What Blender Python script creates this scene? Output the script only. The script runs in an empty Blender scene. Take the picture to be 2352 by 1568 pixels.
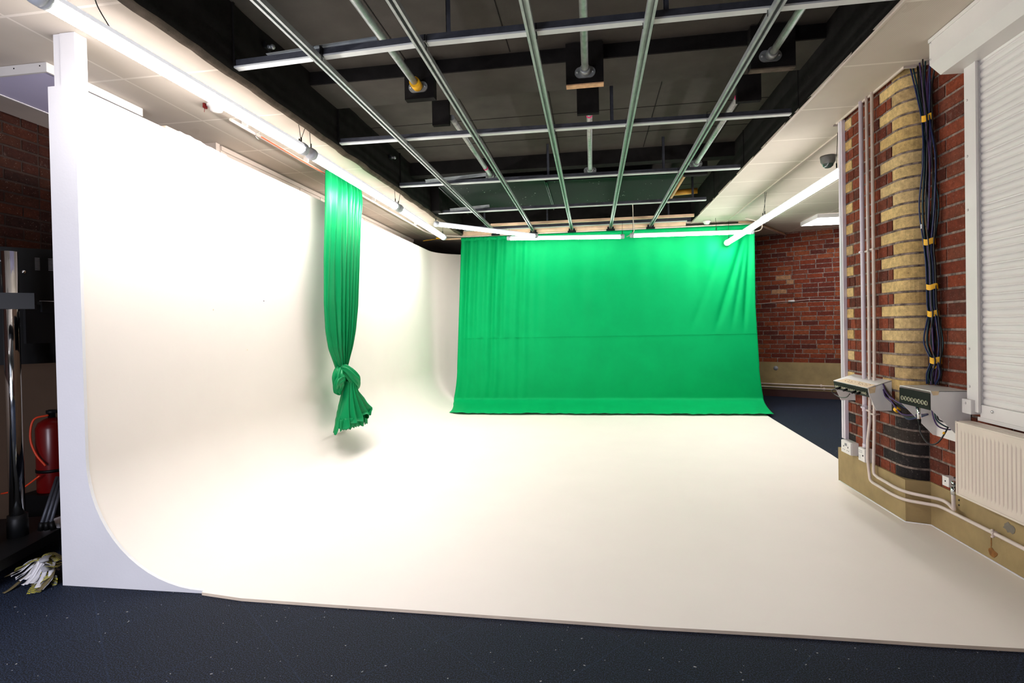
import bpy, bmesh, math, random
from mathutils import Vector, Matrix
random.seed(7)
SC = bpy.context.scene
COL = SC.collection
PI = math.pi
# ------------------------------------------------------------------ camera
EYE = Vector((0, 0, 1.2)); FPX = 1240.0; CX = 1176.0; CY = 768.564
def cam_axes(yaw, pit, rol):
    cy, sy = math.cos(yaw), math.sin(yaw)
    f = Vector((-sy*math.cos(pit), cy*math.cos(pit), math.sin(pit)))
    r = Vector((cy, sy, 0)); u = r.cross(f)
    return (r*math.cos(rol)+u*math.sin(rol), -r*math.sin(rol)+u*math.cos(rol), f)
RX, UX, FX = cam_axes(0.147566, -0.012, -0.020)
def at(u, v, ax, val):
    """point seen at photo position (u, v) on the world plane  axis ax = val"""
    d = RX*((u-CX)/FPX) + UX*(-(v-CY)/FPX) + FX
    return EYE + d*((val-EYE[ax])/d[ax])
cam_d = bpy.data.cameras.new('camera'); cam = bpy.data.objects.new('camera', cam_d); COL.objects.link(cam)
m = Matrix((( RX.x, UX.x, -FX.x, EYE.x), (RX.y, UX.y, -FX.y, EYE.y), (RX.z, UX.z, -FX.z, EYE.z), (0,0,0,1)))
cam.matrix_world = m
cam_d.sensor_width = 36; cam_d.lens = FPX*36/2352; cam_d.shift_y = -(784-CY)/2352
cam_d.clip_start = 0.02; cam_d.clip_end = 60
SC.camera = cam
SC.view_settings.view_transform = 'Standard'; SC.view_settings.look = 'None'
SC.view_settings.exposure = 0.0; SC.view_settings.gamma = 1.0; SC.view_settings.use_curve_mapping = False
# ------------------------------------------------------------------ materials
def lin(c):
    return tuple(((x/255)/12.92 if x/255 <= .04045 else ((x/255+.055)/1.055)**2.4) for x in c)
class NT:
    def __init__(s, name):
        s.m = bpy.data.materials.new(name); s.m.use_nodes = True; s.t = s.m.node_tree; s.t.nodes.clear()
        s.out = s.n('ShaderNodeOutputMaterial'); s.b = s.n('ShaderNodeBsdfPrincipled'); s.l(s.b.outputs[0], s.out.inputs[0])
    def n(s, k, **kw):
        x = s.t.nodes.new(k)
        for a, v in kw.items(): setattr(x, a, v)
        return x
    def l(s, a, b): s.t.links.new(a, b)
    def math(s, op, a, b=None, clamp=False):
        x = s.n('ShaderNodeMath', operation=op, use_clamp=clamp)
        for i, v in enumerate((a, b)):
            if v is None: continue
            if isinstance(v, (int, float)): x.inputs[i].default_value = v
            else: s.l(v, x.inputs[i])
        return x.outputs[0]
    def mix(s, fac, a, b):
        x = s.n('ShaderNodeMix', data_type='RGBA')
        for i, v in ((0, fac), (6, a), (7, b)):
            if isinstance(v, (int, float)): x.inputs[i].default_value = v
            elif isinstance(v, tuple): x.inputs[i].default_value = (*v[:3], 1)
            else: s.l(v, x.inputs[i])
        return x.outputs[2]
    def noise(s, scale, detail=3, rough=.55, coord=None):
        x = s.n('ShaderNodeTexNoise'); x.inputs['Scale'].default_value = scale; x.inputs['Detail'].default_value = detail
        x.inputs['Roughness'].default_value = rough
        if coord is None:
            coord = s.n('ShaderNodeNewGeometry').outputs['Position']
        s.l(coord, x.inputs['Vector']); return x.outputs[0]
    def ramp(s, v, lo, hi):
        x = s.n('ShaderNodeMapRange'); s.l(v, x.inputs[0]); x.inputs[1].default_value = lo; x.inputs[2].default_value = hi; return x.outputs[0]
    def bump(s, h, st, dist=.01):
        x = s.n('ShaderNodeBump'); x.inputs['Strength'].default_value = st; x.inputs['Distance'].default_value = dist
        s.l(h, x.inputs['Height']); s.l(x.outputs[0], s.b.inputs['Normal'])
    def base(s, c):
        if isinstance(c, tuple): s.b.inputs['Base Color'].default_value = (*c[:3], 1)
        else: s.l(c, s.b.inputs['Base Color'])
def mat(name, rgb, rough=.6, metal=0., var=.12, scale=6., bump=0., bscale=80., spec=.5):
    t = NT(name); c = lin(rgb)
    f = t.ramp(t.noise(scale, 4), .3, .7)
    t.base(t.mix(f, tuple(x*(1-var) for x in c), tuple(min(1, x*(1+var)) for x in c)))
    t.b.inputs['Roughness'].default_value = rough; t.b.inputs['Metallic'].default_value = metal
    t.b.inputs['Specular IOR Level'].default_value = spec
    if bump: t.bump(t.noise(bscale, 3), bump, .004)
    return t.m
M = {}
M['cyc'] = mat('white_cyclorama_paint', (242, 233, 225), .55, var=.015, scale=2.2, bump=.12, bscale=30, spec=.25)
M['cyc_edge'] = mat('worn_beige_edge', (232, 212, 188), .7, var=.1, scale=9)
M['end_white'] = mat('white_painted_board', (232, 230, 232), .6, var=.03, scale=3, bump=.1)
M['white'] = mat('white_painted_metal', (222, 218, 214), .4, var=.03, scale=5, spec=.4)
M['pipe_white'] = mat('white_pipe_paint', (214, 198, 188), .45, var=.06, scale=14)
M['rad'] = mat('cream_radiator_enamel', (214, 200, 186), .4, var=.03, scale=4, spec=.4)
M['pvc'] = mat('white_plastic_conduit', (216, 206, 216), .35, var=.03, scale=8)
M['stone'] = mat('beige_painted_plinth', (152, 130, 88), .75, var=.16, scale=7, bump=.3, bscale=60)
M['frame'] = mat('white_window_frame', (206, 192, 180), .5, var=.06, scale=5)
M['cream'] = mat('cream_panel', (232, 212, 190), .6, var=.1, scale=3)
M['timber'] = mat('pale_pine_timber', (236, 202, 166), .65, var=.18, scale=5)
M['ply'] = mat('raw_plywood_edge', (206, 160, 118), .7, var=.2, scale=30)
M['foam'] = mat('black_acoustic_felt', (30, 28, 27), .95, var=.18, scale=12, bump=.5, bscale=220, spec=.1)
M['foam_grey'] = mat('dark_grey_ceiling_felt', (70, 66, 61), .95, var=.12, scale=5, bump=.5, bscale=260, spec=.1)
M['foam_lip'] = mat('brown_grey_felt', (92, 82, 72), .95, var=.3, scale=14, bump=.5, bscale=160, spec=.1)  # browner, paler felt for the recess lip and one board edge
M['seamline'] = mat('felt_joint', (24, 23, 22), .95)
M['lit_lip'] = mat('lit_underside_tone', (206, 208, 206), .5, var=.08)  # pale crossbar undersides, light from the floor put into the colour
M['galv'] = mat('galvanised_steel_channel', (160, 164, 164), .42, .6, var=.15, scale=16, bump=.08)
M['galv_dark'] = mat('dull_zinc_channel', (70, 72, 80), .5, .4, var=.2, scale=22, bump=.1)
M['pipe_galv'] = mat('galvanised_scaffold_tube', (165, 168, 165), .4, .7, var=.25, scale=26)
M['black'] = mat('black_plastic', (9, 9, 10), .5, var=.1, spec=.2)
M['blackmet'] = mat('black_powder_coated_steel', (17, 18, 20), .5, .1, var=.1, spec=.3)
M['panelblk'] = mat('black_connector_panel', (12, 15, 14), .6, var=.1, spec=.15)
M['chrome'] = mat('polished_chrome', (225, 228, 230), .1, 1., var=.02)
M['nickel'] = mat('nickel_ring', (176, 172, 150), .3, .9, var=.1)
M['yellow'] = mat('yellow_tape', (236, 176, 10), .5, var=.12, scale=30)
M['pink'] = mat('pink_tape', (240, 30, 120), .5, var=.08)
M['masking'] = mat('masking_tape', (216, 190, 150), .6, var=.12, scale=40)
M['cable_p'] = mat('purple_cable', (66, 44, 92), .4, var=.1); M['cable_t'] = mat('teal_cable', (14, 56, 62), .4, var=.1)
M['cable_b'] = mat('blue_cable', (16, 34, 80), .4, var=.1); M['cable_k'] = mat('black_cable', (12, 10, 14), .4, var=.1)
M['red'] = mat('red_enamel', (104, 7, 7), .3, var=.08); M['orange'] = mat('orange_rubber', (214, 62, 24), .5, var=.1)
M['bungee'] = mat('red_orange_elastic', (222, 86, 40), .7, var=.15, scale=60)
M['grey'] = mat('grey_plastic', (150, 150, 155), .5, var=.05); M['capgrey'] = mat('light_grey_end_cap', (176, 180, 186), .45, var=.04)
M['brown'] = mat('brown_painted_dado', (104, 84, 68), .7, var=.12, scale=2)
M['skirt_red'] = mat('dark_red_skirting', (58, 22, 16), .6, var=.15)
M['board_green'] = None
M['wood_y'] = mat('varnished_yellow_roll', (196, 140, 40), .4, var=.1)
M['paper'] = mat('white_paper', (226, 224, 228), .7, var=.05)
M['olive'] = mat('olive_ribbon', (110, 98, 66), .7, var=.1)
M['diff_off'] = mat('unlit_light_diffuser', (206, 200, 228), .5, var=.01)

M['dark_glass'] = mat('dark_window_glass', (26, 22, 20), .15, var=.1)
def emis(name, rgb, st):
    t = NT(name); t.base((.9, .9, .9)); t.b.inputs['Emission Color'].default_value = (*rgb, 1); t.b.inputs['Emission Strength'].default_value = st
    return t.m
TUBE = 31.0
M['tube'] = emis('lit_tube_diffuser', (1, .965, .955), TUBE)
M['tube_left'] = emis('lit_tube_diffuser_left', (1, .965, .955), TUBE*1.32)
M['clear'] = emis('glowing_frosted_housing', (.93, .93, 1), .30)
M['tube_dim'] = emis('lit_tube_diffuser_dim', (1, .97, .94), TUBE*.34)
M['tube_back'] = emis('lit_tube_diffuser_back', (1, .975, .93), TUBE*.42)
M['panel_on'] = emis('lit_panel_diffuser', (.97, .98, 1), 7.0)
# chipped dark green board
t = NT('chipped_dark_green_paint'); n1 = t.noise(38, 2, .5); n2 = t.noise(3.5, 2)
f = t.math('MULTIPLY', t.math('GREATER_THAN', n1, .735), t.math('GREATER_THAN', n2, .52))
t.base(t.mix(f, lin((14, 27, 20)), lin((200, 200, 190)))); t.b.inputs['Roughness'].default_value = .75; t.b.inputs['Specular IOR Level'].default_value = .15; M['board_green'] = t.m
# knitted / woven green fabric
def fabric(name, rgb):
    t = NT(name); c = lin(rgb); t.base(t.mix(t.ramp(t.noise(3, 3), .3, .7), tuple(x*.94 for x in c), tuple(x*1.05 for x in c)))
    t.b.inputs['Roughness'].default_value = .6; t.b.inputs['Specular IOR Level'].default_value = .10
    t.bump(t.noise(600, 2), .15, .001); return t.m
M['green'] = fabric('chroma_green_cloth', (0, 168, 95))
M['green2'] = fabric('chroma_green_cloth_shiny', (0, 132, 74)); M['green2'].node_tree.nodes['Principled BSDF'].inputs['Roughness'].default_value = .42; M['green2'].node_tree.nodes['Principled BSDF'].inputs['Specular IOR Level'].default_value = .2
# bricks: colour of each brick in an attribute, mortar its own material
t = NT('brick_faces'); a = t.n('ShaderNodeAttribute', attribute_name='brick_tint')
g = t.ramp(t.noise(30, 6, .72), .28, .72); k = t.mix(g, (.55, .55, .55), (1.25, 1.25, 1.25))
x = t.n('ShaderNodeMix', data_type='RGBA', blend_type='MULTIPLY'); x.inputs[0].default_value = 1; t.l(a.outputs['Color'], x.inputs[6]); t.l(k, x.inputs[7])
sp = t.math('GREATER_THAN', t.noise(120, 2, .6), .69)
ef = t.math('MULTIPLY', t.ramp(t.noise(7, 5, .75), .60, .78), .30)
soot = t.math('MULTIPLY', t.math('GREATER_THAN', t.noise(160, 2, .6), .68), .6)
t.base(t.mix(ef, t.mix(soot, t.mix(t.math('MULTIPLY', sp, .3), x.outputs[2], (.45, .4, .35)), (.02, .015, .012)), (.36, .29, .25))); t.b.inputs['Roughness'].default_value = .85; t.b.inputs['Specular IOR Level'].default_value = .2
t.bump(t.noise(90, 4, .7), .5, .004); M['brick'] = t.m
t = NT('lime_mortar'); t.base(t.mix(t.ramp(t.noise(25, 5, .7), .35, .68), lin((70, 58, 52)), lin((158, 140, 128))))
t.b.inputs['Roughness'].default_value = .9; t.bump(t.noise(150, 4, .7), .6, .004); M['mortar'] = t.m
M['mortar_dark'] = mat('shaded_mortar', (46, 30, 22), .9, var=.4, scale=20)  # mortar of the left wall, its shade put into the colour
# carpet tiles
t = NT('navy_carpet_tiles'); P = t.n('ShaderNodeNewGeometry').outputs['Position']
sep = t.n('ShaderNodeSeparateXYZ'); t.l(P, sep.inputs[0])
U = t.math('DIVIDE', t.math('SUBTRACT', t.math('ADD', t.math('MULTIPLY', sep.outputs[0], .757), t.math('MULTIPLY', sep.outputs[1], -.653)), -1.773), .5)
V = t.math('DIVIDE', t.math('SUBTRACT', t.math('ADD', t.math('MULTIPLY', sep.outputs[0], .653), t.math('MULTIPLY', sep.outputs[1], .757)), 1.137), .5)
cmb = t.n('ShaderNodeCombineXYZ'); t.l(t.math('FLOOR', U), cmb.inputs[0]); t.l(t.math('FLOOR', V), cmb.inputs[1])
wn = t.n('ShaderNodeTexWhiteNoise', noise_dimensions='2D'); t.l(cmb.outputs[0], wn.inputs['Vector'])
tone = t.mix(wn.outputs['Value'], lin((5, 6, 8)), lin((4, 8, 17)))
spk = t.ramp(t.noise(210, 1, .6), .47, .62)
c1 = t.mix(spk, tone, lin((27, 37, 60)))
specks = t.math('GREATER_THAN', t.noise(55, 1, .5), .76)
c2 = t.mix(t.math('MULTIPLY', specks, .55), c1, lin((190, 190, 190)))
def seam(v):
    fr = t.math('FRACT', t.math('ADD', v, .5)); return t.math('LESS_THAN', t.math('ABSOLUTE', t.math('SUBTRACT', fr, .5)), .006)
sm = t.math('MAXIMUM', seam(U), seam(V))
t.base(t.mix(t.math('MULTIPLY', sm, .35), c2, lin((28, 42, 66)))); t.b.inputs['Roughness'].default_value = .75
t.b.inputs['Specular IOR Level'].default_value = .2
t.bump(t.noise(260, 2, .8), .4, .004); t.l(t.math('MULTIPLY', spk, .22), t.b.inputs['Sheen Weight']); t.b.inputs['Sheen Roughness'].default_value = .35; t.b.inputs['Sheen Tint'].default_value = (.35, .55, 1, 1)
M['carpet'] = t.m
# ceiling tiles with cover strips
t = NT('cream_ceiling_tiles'); P = t.n('ShaderNodeNewGeometry').outputs['Position']; sep = t.n('ShaderNodeSeparateXYZ'); t.l(P, sep.inputs[0])
def strip(v, off, pitch, w):
    fr = t.math('FRACT', t.math('ADD', t.math('DIVIDE', t.math('SUBTRACT', v, off), pitch), .5))
    return t.math('LESS_THAN', t.math('ABSOLUTE', t.math('SUBTRACT', fr, .5)), w/pitch/2)
js = t.math('MAXIMUM', strip(sep.outputs[1], 2.10, .625, .016), t.math('MAXIMUM', t.math('MULTIPLY', strip(sep.outputs[0], -2.6, .62, .012), t.math('LESS_THAN', sep.outputs[0], -2.2)), t.math('MULTIPLY', strip(sep.outputs[0], 1.915, .62, .016), t.math('GREATER_THAN', sep.outputs[0], 1.8))))
w = t.n('ShaderNodeTexWave', wave_type='BANDS', bands_direction='X'); w.inputs['Scale'].default_value = 28; t.l(P, w.inputs['Vector'])
bs = t.mix(t.ramp(t.noise(1.6, 4), .3, .7), lin((196, 184, 170)), lin((212, 200, 186)))
bs = t.mix(t.math('MULTIPLY', w.outputs[0], .12), bs, lin((150, 140, 130)))
st = t.math('MULTIPLY', t.math('GREATER_THAN', t.noise(2.3, 3), .70), .12)
bs = t.mix(st, bs, lin((150, 130, 105)))
t.base(t.mix(js, bs, lin((226, 216, 204)))); t.b.inputs['Roughness'].default_value = .7
t.bump(js, .4, .01); M['ceil'] = t.m
# spotted ribbon
t = NT('grey_ribbon_yellow_spots'); tc = t.n('ShaderNodeTexCoord'); v = t.n('ShaderNodeTexVoronoi'); v.voronoi_dimensions = '2D'; v.inputs['Scale'].default_value = 115; v.inputs['Randomness'].default_value = .1
t.l(tc.outputs['Object'], v.inputs['Vector'])
t.base(t.mix(t.math('LESS_THAN', v.outputs['Distance'], .34), lin((92, 92, 84)), lin((206, 196, 40)))); M['spots'] = t.m
# ------------------------------------------------------------------ geometry helpers
class MB:
    def __init__(s): s.bm = bmesh.new(); s.mi = 0
    def face(s, vs, mi=None):
        try: f = s.bm.faces.new(vs)
        except ValueError: return None
        f.material_index = s.mi if mi is None else mi; return f
    def box(s, x0, x1, y0, y1, z0, z1, M4=None, bev=0.):
        vs = [s.bm.verts.new(Vector(p)) for p in ((x0,y0,z0),(x1,y0,z0),(x1,y1,z0),(x0,y1,z0),(x0,y0,z1),(x1,y0,z1),(x1,y1,z1),(x0,y1,z1))]
        fs = [s.face([vs[i] for i in q]) for q in ((3,2,1,0),(4,5,6,7),(0,1,5,4),(1,2,6,5),(2,3,7,6),(3,0,4,7))]
        if bev:
            r = bmesh.ops.bevel(s.bm, geom=list({e for f in fs for e in f.edges}), offset=bev, segments=2, affect='EDGES', profile=.7)
            vs = list({v for f in r['faces'] for v in f.verts} | {v for v in vs if v.is_valid})
        if M4 is not None: bmesh.ops.transform(s.bm, matrix=M4, verts=vs)
        return vs
    def tube(s, pts, r, n=10, cap=True, smooth=True):
        pts = [Vector(p) for p in pts]; rings = []; rr = r if isinstance(r, (list, tuple)) else [r]*len(pts)
        up = None
        for i, p in enumerate(pts):
            d = (pts[min(i+1, len(pts)-1)] - pts[max(i-1, 0)]).normalized()
            if up is None:
                up = Vector((0, 0, 1)) if abs(d.z) < .9 else Vector((1, 0, 0))
            a = d.cross(up).normalized(); b = a.cross(d).normalized(); up = b
            rings.append([s.bm.verts.new(p + a*math.cos(2*PI*k/n)*rr[i] + b*math.sin(2*PI*k/n)*rr[i]) for k in range(n)])
        for i in range(len(rings)-1):
            for k in range(n):
                f = s.face([rings[i][k], rings[i][(k+1) % n], rings[i+1][(k+1) % n], rings[i+1][k]])
                if f: f.smooth = smooth
        if cap: s.face(rings[0][::-1]); s.face(rings[-1])
    def prism(s, prof, fn0, fn1):
        """extrude closed outline prof from fn0(a,b) to fn1(a,b)"""
        A = [s.bm.verts.new(fn0(*p)) for p in prof]; B = [s.bm.verts.new(fn1(*p)) for p in prof]; n = len(prof)
        for i in range(n): s.face([A[i], A[(i+1) % n], B[(i+1) % n], B[i]])
        s.face(A[::-1]); s.face(B)
    def lathe(s, prof, M4, n=24):
        rings = []
        for r, z in prof:
            if r < 1e-6: rings.append([s.bm.verts.new(M4 @ Vector((0, 0, z)))])
            else: rings.append([s.bm.verts.new(M4 @ Vector((r*math.cos(2*PI*k/n), r*math.sin(2*PI*k/n), z))) for k in range(n)])
        for i in range(len(rings)-1):
            a, b = rings[i], rings[i+1]
            for k in range(n):
                k2 = (k+1) % n
                if len(a) == 1 and len(b) == 1: continue
                if len(a) == 1: f = s.face([a[0], b[k2], b[k]])
                elif len(b) == 1: f = s.face([a[k], a[k2], b[0]])
                else: f = s.face([a[k], a[k2], b[k2], b[k]])
                if f: f.smooth = True
    def grid(s, fn, nu, nv, close=False, smooth=True):
        g = [[s.bm.verts.new(fn(i/nu, j/nv)) for j in range(nv+1)] for i in range(nu if close else nu+1)]
        N = len(g)
        for i in range(N if close else N-1):
            for j in range(nv):
                f = s.face([g[i][j], g[(i+1) % N][j], g[(i+1) % N][j+1], g[i][j+1]])
                if f: f.smooth = smooth
        return g
    def build(s, name, mats, parent=None, origin=None, fix=True):
        if fix: bmesh.ops.recalc_face_normals(s.bm, faces=s.bm.faces)
        me = bpy.data.meshes.new(name); 
        if origin is not None: bmesh.ops.translate(s.bm, vec=-Vector(origin), verts=s.bm.verts)
        s.bm.to_mesh(me); s.bm.free()
        for q in (mats if isinstance(mats, (list, tuple)) else [mats]): me.materials.append(q)
        o = bpy.data.objects.new(name, me); COL.objects.link(o)
        if origin is not None: o.location = origin
        if parent is not None: o.parent = parent; o.matrix_parent_inverse = Matrix.Translation(-parent.location) if parent.location.length else Matrix()
        return o
def tag(o, label, cat, group=None, kind=None):
    o['label'] = label; o['category'] = cat
    if group: o['group'] = group
    if kind: o['kind'] = kind
    return o
def thing(name, label, cat, loc=(0, 0, 0), group=None):
    o = bpy.data.objects.new(name, None); COL.objects.link(o); o.location = loc; o.empty_display_size = .05
    return tag(o, label, cat, group)
def struct(o): o['kind'] = 'structure'; return o
def rot_to(p, d):
    d = Vector(d).normalized(); return Matrix.Translation(Vector(p)) @ d.to_track_quat('Z', 'Y').to_matrix().to_4x4()
def bez(pts, n=8):
    """smooth curve through points (Catmull-Rom)"""
    P = [Vector(p) for p in pts]; P = [P[0]*2-P[1]] + P + [P[-1]*2-P[-2]]; out = []
    for i in range(1, len(P)-2):
        for k in range(n):
            t = k/n; a, b, c, d = P[i-1:i+3]
            out.append(.5*((2*b)+(c-a)*t+(2*a-5*b+4*c-d)*t*t+(3*b-a-3*c+d)*t**3))
    out.append(P[-2]); return out
# ------------------------------------------------------------------ bricks
RED = [(120, 58, 38), (110, 50, 32), (130, 64, 42), (98, 45, 30), (114, 60, 42), (90, 45, 33), (126, 58, 34)]
SHADED = [(58, 26, 16), (50, 22, 14), (66, 30, 16), (42, 20, 14), (60, 30, 18)]  # reds of the left wall, darkened so the colour holds its shade
YEL = [(204, 172, 112), (212, 182, 124), (192, 160, 104), (206, 178, 126), (184, 156, 110)]
BLK = [(44, 38, 36), (52, 44, 40), (38, 34, 34)]
FARRED = [(128, 56, 34), (114, 48, 30), (138, 66, 40), (102, 42, 30), (124, 60, 42), (90, 40, 32), (142, 72, 44)]
def bcol(p): return lin(random.choice(p))
def brick_wall(name, path, breaks, z0, z1, pitch, row, parent=None, gap=.0125, out=.0045, mortar='mortar'):
    """path(s)->(x,y,nx,ny); breaks: places where the plan bends; row(i)->[(s0,s1,tint)]"""
    b = MB(); lay = b.bm.loops.layers.float_color.new('brick_tint')
    smin, smax = breaks[0], breaks[-1]
    def V(s, z, o):
        x, y, nx, ny = path(s); return b.bm.verts.new((x+nx*o, y+ny*o, z))
    ss = list(breaks)
    for i in range(len(ss)-1):
        f = b.face([V(ss[i], z0, 0), V(ss[i+1], z0, 0), V(ss[i+1], z1, 0), V(ss[i], z1, 0)], 0)
        for lp in f.loops: lp[lay] = (.3, .3, .3, 1)
    i = 0
    while z0 + i*pitch < z1-.01:
        za = z0+i*pitch+gap/2; zb = min(z0+(i+1)*pitch-gap/2, z1)
        for s0, s1, tint in row(i, z0+i*pitch):
            a, c = max(s0+gap/2, smin), min(s1-gap/2, smax)
            if c-a < .008: continue
            cs = [a]+[q for q in breaks if a+1e-4 < q < c-1e-4]+[c]
            o = out + random.uniform(-.0012, .0012)
            A = [(V(q, za, 0), V(q, zb, 0), V(q, za+.0015, o), V(q, zb-.0015, o)) for q in cs]
            fs = []
            for k in range(len(A)-1):
                p, q = A[k], A[k+1]
                fs += [b.face([p[2], q[2], q[3], p[3]], 1), b.face([p[0], q[0], q[2], p[2]], 1), b.face([p[3], q[3], q[1], p[1]], 1)]
            p = A[0]; fs.append(b.face([p[0], p[2], p[3], p[1]], 1)); p = A[-1]; fs.append(b.face([p[0], p[1], p[3], p[2]], 1))
            for f in fs:
                if f:
                    for lp in f.loops: lp[lay] = (*tint, 1)
        i += 1
    return struct(b.build(name, [M[mortar], M['brick']], parent, fix=False))
def run_row(s0, s1, pal, seq=(.235, .115), start=0, off=0., odd=None, podd=0.):
    out = []; s = s0-off; k = start
    while s < s1-1e-4:
        w = seq[k % len(seq)]; k += 1
        if s+w > s0: out.append((max(s, s0), min(s+w, s1), bcol(odd if odd and random.random() < podd else pal)))
        s += w
    return out
CZ = 2.655; ZC = .013                # ceiling height, top of the painted floor
PZ = .262                            # plinth height
# pier + right wall : s runs from the far end of the pier towards the camera
R_ = .105; PX = 1.825; WX = 1.935; Y0 = 4.30; YA = WX-PX-R_+3.565
ARC = [3.565]
LA = Y0-3.565; LB = LA+R_*PI/2; 
def pierpath(s):
    if s <= LA: return (PX, Y0-s, -1, 0)
    if s <= LB:
        a = (s-LA)/R_; return (PX+R_-R_*math.cos(a), 3.565-R_*math.sin(a), -math.cos(a), -math.sin(a))
    q = s-LB
    if q <= .005: return (PX+R_+q, 3.565-R_, 0, -1)
    return (WX, 3.565-R_-(q-.005), -1, 0)
br = [0, LA]+[LA+R_*PI/2*k/8 for k in range(1, 8)]+[LB, LB+.005, LB+.0051, LB+.005+3.46-2.0+4.0]
S_END = br[-1]
def pier_row(i, z):
    pal = BLK if z < .63 else YEL; out = []
    if i % 2: out += [(0, .195, bcol(pal)), (.195, .42, bcol(RED)), (.42, .56, bcol(RED)), (.56, LB+.004, bcol(pal))]
    else: out += [(0, .14, bcol(RED)), (.14, .22, bcol(RED)), (.22, .30, bcol(RED)), (.30, .52, bcol(RED)), (.52, .64, bcol(RED)), (.64, .70, bcol(RED)), (.70, LB+.004, bcol(pal))]
    out += run_row(LB+.006, S_END, RED, (.235, .225) if i % 2 else (.115, .235, .118), off=.06 if i % 2 else 0)
    return out
brick_wall('wall_right', pierpath, br, PZ-.01, CZ+.15, .0745, pier_row)
b = MB(); b.box(PX+.005, 5.1, Y0, Y0+.012, 0, CZ+.3); b.box(WX+.02, WX+.03, -3.1, Y0, 0, CZ+.3); b.box(5.0, 5.02, Y0, 9.5, 0, CZ+.3)
struct(b.build('wall_right_backing', M['mortar']))
# plinth along pier and wall
b = MB(); pl = [(1.808, Y0+.05), (1.808, 3.474), (1.922, 3.432), (1.924, -3.05), (1.99, -3.05), (1.99, Y0+.05)]
b.prism(pl, lambda x, y: Vector((x, y, 0)), lambda x, y: Vector((x, y, PZ)))
bbr = struct(b.build('baseboard_right', M['stone']))
random.seed(3)
def blotch(name, y, z, ry, rz, x, m_):
    b = MB(); vs = [(y+ry*math.cos(a)*random.uniform(.6, 1.1), z+rz*math.sin(a)*random.uniform(.6, 1.1)) for a in [2*PI*k/14 for k in range(14)]]
    b.prism(vs, lambda p, q: Vector((x-.0006, p, q)), lambda p, q: Vector((x+.001, p, q))); b.build(name, m_, bbr)
GP = mat('grey_filler_patch', (112, 104, 92), .8, var=.2, scale=30); RU = mat('rust_stain', (128, 82, 30), .8, var=.3, scale=40)
blotch('filler_patch', 2.84, .215, .040, .028, 1.9212, GP)
blotch('rust_stain', 2.945, .055, .032, .022, 1.9212, RU); blotch('rust_stain', 2.955, .10, .004, .030, 1.9212, RU)
blotch('fixing_hole', 3.19, .235, .006, .006, 1.9212, M['seamline']); blotch('fixing_hole', 3.19, .208, .006, .006, 1.9212, M['seamline'])
b = MB(); b.tube([(1.806, 4.33, ZC+.001), (1.806, 3.47, ZC+.001), (1.920, 3.428, ZC+.001), (1.921, 2.18, ZC+.001)], .004, 6); struct(b.build('trim_4', M['end_white']))
# far brick wall, set at an angle
FA = Vector((2.79, 9.50)); FD = Vector((.885, -.466)).normalized(); FN = Vector((-FD.y, FD.x))*-1
FO = FA-FD*2.2
def farpath(s): p = FO+FD*s; return (p.x, p.y, FN.x, FN.y)
PATCH = (206, 176, 130)
def far_row(i, z):
    r = run_row(0, 4.9, FARRED, (.225, .225, .112) if i % 3 else (.225,), off=.11*(i % 2)+random.random()*.05)
    if i in (17, 18, 15):
        r = [(a, c, lin((176, 128, 92)) if (1.05+2.2-1.0 < a < 1.05+2.2-.62 and random.random() < .7) else t) for a, c, t in r]
    return r
brick_wall('wall_far', farpath, [0, 4.9], .555, CZ+.1, .0745, far_row)
b = MB()
def farbox(b, s0, s1, o0, o1, z0, z1):
    q = [FO+FD*s0+FN*o0, FO+FD*s1+FN*o0, FO+FD*s1+FN*o1, FO+FD*s0+FN*o1]
    b.prism([tuple(p) for p in q], lambda x, y: Vector((x, y, z0)), lambda x, y: Vector((x, y, z1)))
farbox(b, 0, 4.9, -.03, .03, .10, .56)
struct(b.build('baseboard_far', M['stone']))
b = MB(); farbox(b, 0, 4.9, -.03, .045, 0, .115); struct(b.build('trim_1', M['skirt_red']))
# left outer wall, brick above a brown dado
LX = -3.725
def leftpath(s): return (LX, -3.1+s, 1, 0)
brick_wall('wall_left', leftpath, [0, 6.85], 1.03, CZ+.1, .0745, lambda i, z: run_row(0, 6.85, SHADED, (.225, .112), off=.11*(i % 2)), mortar='mortar_dark')
b = MB(); b.box(LX-.03, LX+.012, -3.1, 3.75, 0, 1.035); struct(b.build('baseboard_left', M['brown']))
# partition behind the cyclorama wall: white framed panels up to the ceiling
b = MB(); b.box(-3.75, -2.80, 3.745, 3.79, 0, CZ)      # return
b.box(-2.87, -2.83, 3.79, 8.35, 0, 2.30)
struct(b.build('wall_partition', M['frame']))
b = MB(); b.box(LX, LX+.02, 3.79, 10.6, 0, CZ+.1); b.box(LX, 1.6, 10.5, 10.52, 0, CZ+.1); b.box(-2.86, -2.80, 8.35, 10.5, 0, CZ-.12)
struct(b.build('wall_back', mat('dark_brown_brickwork', (44, 30, 24), .9, var=.3, scale=9)))
ys = [3.79, 4.96, 5.36, 6.46, 7.75, 8.30]
for k in range(5):
    y0, y1 = ys[k], ys[k+1]
    fr = MB(); fr.box(-2.83, -2.785, y0, y1, CZ-.045, CZ-.012); fr.box(-2.83, -2.795, y0, y0+.05, 2.2, CZ-.045); fr.box(-2.83, -2.795, y1-.03, y1, 2.2, CZ-.045); fr.box(-2.83, -2.80, y0+.05, y1-.03, CZ-.085, CZ-.045)
    o = fr.build('window_%d' % (k+1), M['frame']); struct(o)
    pn = MB(); pn.box(-2.825, -2.812, y0+.05, y1-.03, 2.2, CZ-.085)
    pn.build('panel', M['dark_glass'] if k == 4 else M['cream'], o)
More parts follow.
